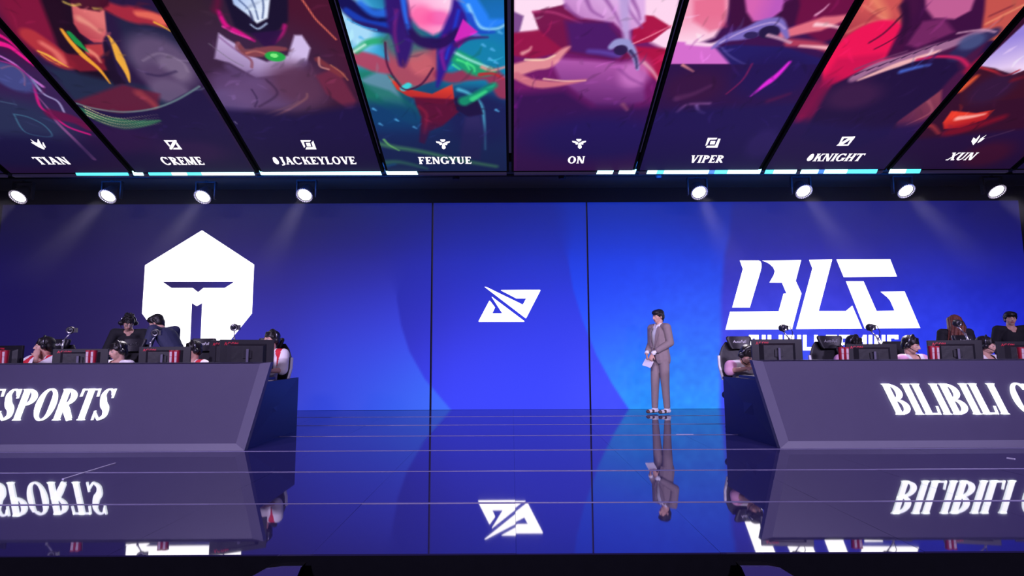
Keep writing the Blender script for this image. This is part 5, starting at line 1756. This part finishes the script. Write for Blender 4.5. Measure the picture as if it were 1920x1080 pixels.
    def cut(c):
        d = c - nk
        return (Vector((d.x, d.y + 0.03, 0)).length < 0.068 and d.z > -0.03) or (d.z > 0.028 and abs(d.x) < 0.08) or (d.y < -0.01 and abs(d.x) < 0.032 + 0.5 * (d.z + 0.06) and d.z > -0.075)

    def pj(c, n):
        if accent is None:
            return 0
        d = c - nk
        if accent == 'jerseyred':
            return 1 if (0.085 < abs(d.x) < 0.165 and d.z > -0.19 and n.y < 0.4 and abs(d.x) > 0.085 + (-(d.z) * 0.35)) else 0
        return 1 if (abs(d.x) > 0.15 + 0.02 * math.sin(d.z * 40) or d.z < -0.24) else 0
    remeshed(m, 'jersey' if top.startswith('jersey') else 'top', [top] + ([accent] if accent else []), t, 0.009, 3, cut=cut if jacket is None else None, paint=pj, solid=0.004)
    m = MB()
    m.cap(J['pel'], J['pel'] + Vector((0, 0, 0.07)), 0.148, 0.140, 0.78)
    for s in 'LR':
        m.cap(J['hip' + s], J['kn' + s], 0.092, 0.070)
        m.cap(J['kn' + s], J['an' + s] + Vector((0, 0, 0.03)), 0.068, 0.052)
    remeshed(m, 'trousers', bottom, t, 0.010, 3)
    for s in 'LR':
        a = J['an' + s]
        m = MB()
        m.cap(a + Vector((0, 0.025, -0.035)), a + Vector((0, -0.14, -0.045)), 0.044, 0.036, 0.85)
        m.cap(a + Vector((0, 0.01, -0.0)), a + Vector((0, -0.01, -0.02)), 0.044, 0.044)
        if shoes == 'twotone':
            az = a.z - 0.085
            remeshed(m, 'shoe', ['whiteplastic', 'shoebrown'], t, 0.006, 2, paint=lambda c, n: 1 if (c.z < az + 0.026 or c.y < a.y - 0.135 or (abs(c.y - a.y + 0.065) < 0.022 and c.z < az + 0.07)) else 0)
        else:
            remeshed(m, 'shoe', shoes, t, 0.008, 2)
    return t, J, h


# ---------------------------------------------------------------- gaming chair
def build_chair(label):
    t = thing('gaming_chair', (0, 0, 0), 0, label, 'chair', 'black gaming chairs of the players')
    m = MB()
    m.box((0, 0.0, 0.40), (0.50, 0.48, 0.10))
    m.cap((-0.24, -0.2, 0.43), (-0.24, 0.2, 0.43), 0.05, 0.05)
    m.cap((0.24, -0.2, 0.43), (0.24, 0.2, 0.43), 0.05, 0.05)
    m.build('seat', 'leather', t, bevel=0.02)
    # backrest: shouldered shield shape, leaning back
    rings = []
    for z, w, d in ((0.44, 0.20, 0.03), (0.60, 0.245, 0.045), (0.78, 0.27, 0.05), (0.95, 0.265, 0.045), (1.05, 0.22, 0.04), (1.12, 0.16, 0.035)):
        y = 0.22 + (z - 0.44) * 0.22
        rings.append([(w * math.cos(a), y + d * math.sin(a) + 0.04 * (abs(math.cos(a)) ** 3) * -1, z) for a in [2 * math.pi * i / 24 for i in range(24)]])
    m = MB()
    m.loft(rings)
    m.build('backrest', 'leather', t, 'auto')
    for sx in (-1, 1):
        m = MB()
        m.loft([[(sx * (x + dx), y, z) for dx, y in ((0, yy - 0.035), (0.022, yy - 0.025), (0.022, yy + 0.0), (0, yy + 0.01))] for x, yy, z in ((0.245, 0.235, 0.62), (0.272, 0.275, 0.80), (0.262, 0.305, 0.94))])
        m.build('side_accent', 'whiteplastic', t)
    m = MB()
    for s, z in ((0.8, 1.055), (1.0, 1.075), (1.0, 1.185), (0.92, 1.21)):
        pass
    rings = []
    for z, w in ((1.03, 0.115), (1.055, 0.135), (1.16, 0.172), (1.185, 0.168), (1.195, 0.15)):
        y = 0.29 + (z - 1.03) * 0.15
        rings.append([(w * (abs(math.cos(a)) ** 0.5) * (1 if math.cos(a) > 0 else -1), y + 0.045 * math.sin(a) - 0.05 * abs(math.cos(a)), z) for a in [2 * math.pi * i / 28 for i in range(28)]])
    m = MB()
    m.loft(rings)
    hp = m.build('headrest', 'leather', t, 'auto')
    # the word on the headrest
    cu = bpy.data.curves.new('tmp', 'FONT')
    cu.body = 'AutoFull'
    cu.size, cu.extrude, cu.align_x, cu.shear = 0.052, 0.001, 'CENTER', 0.2
    ob = bpy.data.objects.new('tmp', cu)
    C.objects.link(ob)
    dg = bpy.context.evaluated_depsgraph_get()
    dg.update()
    me = bpy.data.meshes.new_from_object(ob.evaluated_get(dg))
    bpy.data.objects.remove(ob)
    for v in me.vertices:
        v.co = (v.co.x, 0.247 + 0.02 * (v.co.x / 0.1) ** 2 * -0.4, 1.108 + v.co.y)
    me.materials.clear()
    me.materials.append(M['whiteplastic'])
    o = bpy.data.objects.new('headrest_lettering', me)
    C.objects.link(o)
    o.parent = t
    for sx in (-1, 1):
        m = MB()
        m.box((sx * 0.275, 0.0, 0.655), (0.07, 0.26, 0.03))
        m.box((sx * 0.285, 0.05, 0.53), (0.03, 0.06, 0.24))
        m.box((sx * 0.262, 0.05, 0.405), (0.075, 0.06, 0.02))
        m.build('armrest', 'plastic', t, bevel=0.008)
    MB().cyl((0, 0.02, 0.09), (0, 0.02, 0.36), 0.028).build('gas_column', 'blackmetal', t, 'auto')
    for k in range(5):
        a = 2 * math.pi * k / 5 + 0.3
        m = MB()
        e = Vector((0.29 * math.cos(a), 0.02 + 0.29 * math.sin(a), 0.075))
        m.tube([(0, 0.02, 0.11), e], [0.03, 0.018], 8)
        l = m.build('leg', 'blackmetal', t, True)
        q = MB()
        q.cyl(e + Vector((-0.02 * math.sin(a), 0.02 * math.cos(a), -0.045)), e - Vector((-0.02 * math.sin(a), 0.02 * math.cos(a), 0.045)), 0.029, n=14)
        q.tube([e, e + Vector((0, 0, -0.04))], 0.008, 6)
        q.build('caster', 'plastic', l, 'auto')
    return t


chair0 = None


def chair(x, y, rz, label, dz=0.0, headrest=True):
    global chair0
    if chair0 is None:
        chair0 = build_chair(label)
        chair0.location, chair0.rotation_euler = (x, y, 0), (0, 0, R(rz))
        return chair0
    c = copy_tree(chair0, (x, y, 0), R(rz), label)
    if 'right of the letter logo' in label:   # this one has no headrest pillow
        for ch in list(bpy.data.objects):
            if ch.parent == c and ch.name.startswith('headrest'):
                bpy.data.objects.remove(ch)
    return c


def seated(px, py_top, Y, yaw, label, chair_label=None, chair_off=(0, 0.02), chair_rz=None, dz=0.0, pose=None, chair_at=None, ux=0.0, **kw):
    """a player whose head top meets the measured line; the body is slid up or down to suit its own height"""
    p = atY(px, py_top, Y)
    P = {k: tuple(v) for k, v in SEAT.items()}
    if pose:
        P.update(pose)
    top = P['head'][2] + 0.135
    d = p.z - top
    # taller or shorter trunk, same seat
    for k in ('chest', 'neck', 'head', 'shL', 'shR'):
        P[k] = (P[k][0], P[k][1], P[k][2] + d)
    P['waist'] = (P['waist'][0], P['waist'][1], P['waist'][2] + d * 0.5)
    if not (pose and 'elL' in pose):
        P['elL'] = (P['elL'][0], P['elL'][1], P['elL'][2] + d * 0.3)
    if not (pose and 'elR' in pose):
        P['elR'] = (P['elR'][0], P['elR'][1], P['elR'][2] + d * 0.3)
    for k, f in (('head', 1.0), ('neck', 0.88), ('shL', 0.8), ('shR', 0.8), ('chest', 0.5), ('waist', 0.2), ('elL', 0.5), ('elR', 0.5), ('wrL', 0.5), ('wrR', 0.5)):
        P[k] = (P[k][0] + ux * f, P[k][1], P[k][2])
    rz = R(yaw)
    hx, hy = P['head'][0], P['head'][1]
    ox = hx * math.cos(rz) - hy * math.sin(rz)
    oy = hx * math.sin(rz) + hy * math.cos(rz)
    loc = (p.x - ox, Y - oy, 0)
    person(label, loc, yaw, P, **kw)
    if chair_label:
        cr = yaw if chair_rz is None else chair_rz
        a = R(cr)
        if chair_at:
            chair(chair_at[0], chair_at[1], cr, chair_label)
            return
        c = Vector((chair_off[0], chair_off[1], 0))
        chair(loc[0] + c.x * math.cos(a) - c.y * math.sin(a), loc[1] + c.x * math.sin(a) + c.y * math.cos(a), cr, chair_label)


YP = 7.15
# left desk, outermost first
seated(84, 629, YP, -12, 'seated player in white and red jersey resting his chin on his hand', 'black gaming chair of the chin-resting player', ux=0.20, accent='jerseyred', hd=(-48, 4, 0),
       pose=dict(elR=(.23, -.27, .80), wrR=(.145, -.185, .965), elL=(-.14, -.24, .79), wrL=(.03, -.33, .80)), hands=(0.6, 1.2), hand_dirs={'R': (Vector((-0.35, 0.30, 0.75)), Vector((-0.4, 0.5, -0.3)))})
seated(222, 638, YP, -14, 'seated player in white jersey in front of the standing staff member in black', 'black gaming chair behind the second player from the left, white word on its headrest', ux=0.11, chair_off=(0, 0.03), chair_rz=-8, accent=None, hd=(-22, 12, 0))
seated(362, 637, YP - 0.05, -15, 'seated player in white jersey half hidden by a monitor, below the helmet logo', 'black gaming chair under the helmet logo', accent='jerseyred', hd=(-30, 10, 0), ux=0.14, chair_off=(0.0, 0.03), chair_rz=-8)
seated(509, 617, YP + 0.0, -7, 'open-mouthed player in white jersey with red shoulders, inner end of left desk', 'black gaming chair at the inner end of the left desk', accent='jerseyred', hd=(-24, -2, 0), mouth=1.6, ux=0.11, chair_at=(-3.15, 7.20), chair_rz=-4,
       pose=dict(elR=(.25, -.13, .79), wrR=(.20, -.34, .785)))
# right desk, innermost first
seated(1400, 646, YP + 0.0, 8, 'player in pink and white jersey bending his head low, inner end of right desk', 'black gaming chair at the inner end of the right desk', accent='jerseypink', hd=(14, 42, 0), ux=-0.08, chair_at=(3.07, 7.37), chair_rz=4,
       pose=dict(head=(0.0, -.20, 1.06), neck=(0, -.11, .98), chest=(0, -.06, .85), shL=(-.185, -.09, .93), shR=(.185, -.09, .93)))
seated(1601, 627, YP, 10, 'player hidden behind a monitor, only dark hair and one shoulder showing', 'black gaming chair turned aside with a white word on its headrest', accent='jerseypink', hd=(20, 15, 0), ux=0.08, chair_off=(0.0, 0.04), chair_rz=4)
seated(1707, 627, YP, 18, 'seated player in pink and white jersey with headset, right of the letter logo', 'black gaming chair behind the player right of the letter logo', accent='jerseypink', hd=(22, 16, 0), ux=-0.2, chair_off=(0.0, 0.03), chair_rz=10)
seated(1848, 628, YP, 20, 'seated player in pale jersey looking right, in front of the standing man in black', 'black gaming chair of the player looking right', accent='jerseypink', hd=(30, 6, 0), ux=-0.12, chair_off=(0.0, 0.03), chair_rz=12)


def standing(px, py_top, Y, yaw, label, pose=None, height=None, **kw):
    p = atY(px, py_top, Y)
    P = {k: tuple(v) for k, v in STAND.items()}
    if pose:
        P.update(pose)
    top = P['head'][2] + 0.135
    k = p.z / top
    rz = R(yaw)
    hx, hy = P['head'][0] * k, P['head'][1] * k
    loc = (p.x - (hx * math.cos(rz) - hy * math.sin(rz)), Y - (hx * math.sin(rz) + hy * math.cos(rz)), 0)
    t, J, h = person(label, loc, yaw, P, **kw)
    t.scale = (k, k, k)
    return t, J, h


lean = dict(waist=(0, -.02, 1.05), chest=(0, -.10, 1.22), neck=(0, -.17, 1.36), head=(0, -.24, 1.475), shL=(-.19, -.15, 1.33), shR=(.19, -.15, 1.33), elL=(-.27, -.20, 1.07), elR=(.27, -.20, 1.07), wrL=(-.2, -.36, .90), wrR=(.2, -.36, .90))
standing(242, 589, 8.35, 18, 'standing staff member in black top with headset and glasses behind the left desk', pose=lean, top='blackcloth', sleeve=2, hd=(24, 30, 0), style='spiky', glasses=True)
lean2 = dict(waist=(0, -.03, 1.05), chest=(0, -.14, 1.21), neck=(0, -.24, 1.33), head=(0, -.34, 1.42), shL=(-.20, -.20, 1.32), shR=(.20, -.20, 1.32), elL=(-.27, -.25, 1.07), elR=(.27, -.22, 1.07), wrL=(-.2, -.40, .92), wrR=(.2, -.40, .92))
standing(294, 588, 8.15, -100, 'man in navy suit bending over with his back turned, before the helmet logo', pose=lean2, top='navycloth', bottom='navycloth', sleeve=2, hd=(18, 26, 0), style='bowl', headset=False)
standing(1787, 589, 8.45, 160, 'standing person with long auburn hair and dark top behind the right desk', top='blackcloth', sleeve=2, hd=(10, 12, 0), hair='redhair', style='long', headset=False)
standing(1893, 582, 8.6, -16, 'standing man in plain black top at the right edge, in front of the video wall', top='blackcloth', sleeve=2, hd=(-10, 4, 0), style='bowl', headset=False)


# ---------------------------------------------------------------- the presenter
def presenter():
    foot = atZ(1241, 776, 0.0)
    P = dict(STAND)
    P.update(elL=(-.225, .02, 1.12), elR=(.215, .03, 1.12), wrL=(-.105, -.185, .955), wrR=(.065, -.215, .950), anL=(-.075, -.075, .085), anR=(.075, .045, .085), knL=(-.078, -.05, .49), knR=(.078, .02, .49))
    P = {k: (v[0], v[1], v[2] * 1.012) for k, v in P.items()}
    yaw = -63
    t, J, h = person('presenter standing alone in taupe suit and white shirt, holding a white card', foot, yaw, P, hd=(-6, 8, 0), top='shirt', bottom='suit', sleeve=1.93, hands=(0.8, 0.8), headset=False, style='bowl', voxel=0.0055, jacket=True, shoes='twotone',
                     hand_dirs={'L': (Vector((0.30, -0.20, -0.85)), Vector((0.45, 0.8, 0.0))), 'R': (Vector((-0.28, -0.16, -0.9)), Vector((-0.35, 0.85, 0.0)))})
    g = 0.026
    m = MB()
    m.cap(J['chest'], J['neck'] + Vector((0, 0.02, -0.05)), 0.150 + g, 0.085 + g, 0.74)
    m.cap(J['waist'], J['chest'], 0.138 + g, 0.158 + g, 0.74)
    m.cap(J['pel'], J['waist'], 0.158 + g, 0.138 + g, 0.76)
    m.cap(J['pel'] + Vector((0, 0.01, -0.06)), J['pel'], 0.160 + g, 0.158 + g, 0.76)
    for s in 'LR':
        sd = -1 if s == 'L' else 1
        m.cap(J['neck'] + Vector((sd * 0.06, 0.012, -0.030)), J['sh' + s] + Vector((0, 0, -0.012)), 0.044 + g, 0.044 + g)
        m.cap(J['sh' + s] + Vector((0, 0, -0.012)), J['el' + s], 0.045 + g, 0.036 + g)
        m.cap(J['el' + s], J['el' + s].lerp(J['wr' + s], 0.68), 0.036 + g, 0.024 + g)
    nz, hz_ = J['neck'].z, J['pel'].z - 0.14

    def cut(c):
        if c.z < hz_:
            return True
        if c.z > nz + 0.005 and abs(c.x) < 0.075:
            return True
        if c.y < 0.0 and abs(c.x) < 0.21:
            z = c.z
            if z > 1.05:
                w = 0.018 + (z - 1.05) * 0.20
            else:
                w = 0.018 + (1.05 - z) * 0.16
            arm = min((c - J['wr' + s].lerp(J['el' + s], k / 8)).length for s in 'LR' for k in range(9))
            return abs(c.x - 0.0) < w and arm > 0.07
        return False
    remeshed(m, 'suit_jacket', 'suit', t, 0.0075, 3, cut=cut, solid=0.006)
    # lapels, collar, cuffs
    for sx in (-1, 1):
        m = MB()
        f = lambda x, z: (sx * x, -(0.134 + 0.012 * math.sin((z - 1.0) * 4)) * (1 - max(0, z - 1.30) * 2.6) * math.sqrt(max(0.05, 1 - (x / 0.19) ** 2)), z)
        pts = [(0.022, 1.07), (0.045, 1.16), (0.062, 1.25), (0.075, 1.34), (0.088, 1.40)]
        pout = [(0.034, 1.07), (0.085, 1.16), (0.112, 1.25), (0.130, 1.30), (0.112, 1.40)]
        vs = [Vector(f(*p)) + Vector((0, -0.006, 0)) for p in pts] + [Vector(f(*p)) + Vector((0, -0.012, 0)) for p in pout]
        n = len(pts)
        vs2 = [v + Vector((0, 0.008, 0)) for v in vs]
        fs = []
        for i in range(n - 1):
            fs += [(i, i + 1, n + i + 1, n + i), (2 * n + i + 1, 2 * n + i, 3 * n + i, 3 * n + i + 1), (i, 2 * n + i, 2 * n + i + 1, i + 1), (n + i, n + i + 1, 3 * n + i + 1, 3 * n + i)]
        m.add(vs + vs2, fs)
        m.build('lapel', 'suit', t)
        s = 'L' if sx < 0 else 'R'
        e, w = J['el' + s], J['wr' + s]
        d = (w - e).normalized()
        MB().cyl(w - d * 0.045, w + d * 0.004, 0.037, 0.035).build('shirt_cuff', 'shirt', t, True)
        m = MB()
        nk = J['neck']
        m.add([nk + Vector(v) for v in ((sx * 0.012, -0.066, -0.005), (sx * 0.060, -0.035, 0.028), (sx * 0.066, 0.0, 0.034), (sx * 0.070, -0.066, -0.028), (sx * 0.016, -0.092, -0.062), (sx * 0.076, 0.0, 0.004))], [(0, 1, 3, 4), (1, 2, 5, 3)])
        c_ = m.build('shirt_collar', 'shirt', t)
        q = c_.modifiers.new('s', 'SOLIDIFY')
        q.thickness = 0.004
    # the card he holds
    rz = R(yaw)
    hp = (J['wrL'] + J['wrR']) / 2 + Vector((-0.02, -0.02, -0.155))
    card = thing('cue_card', Vector(foot) + Matrix.Rotation(rz, 3, 'Z') @ hp, rz, 'white cue card held by the presenter in both hands', 'card')
    m = MB()
    m.box((0.0, 0, 0), (0.20, 0.004, 0.115), (R(-25), R(14), 0))
    m.box((0.002, -0.004, -0.002), (0.196, 0.003, 0.11), (R(-25), R(10), 0))
    m.build('card_stack', 'paper', card)
    return t


presenter()
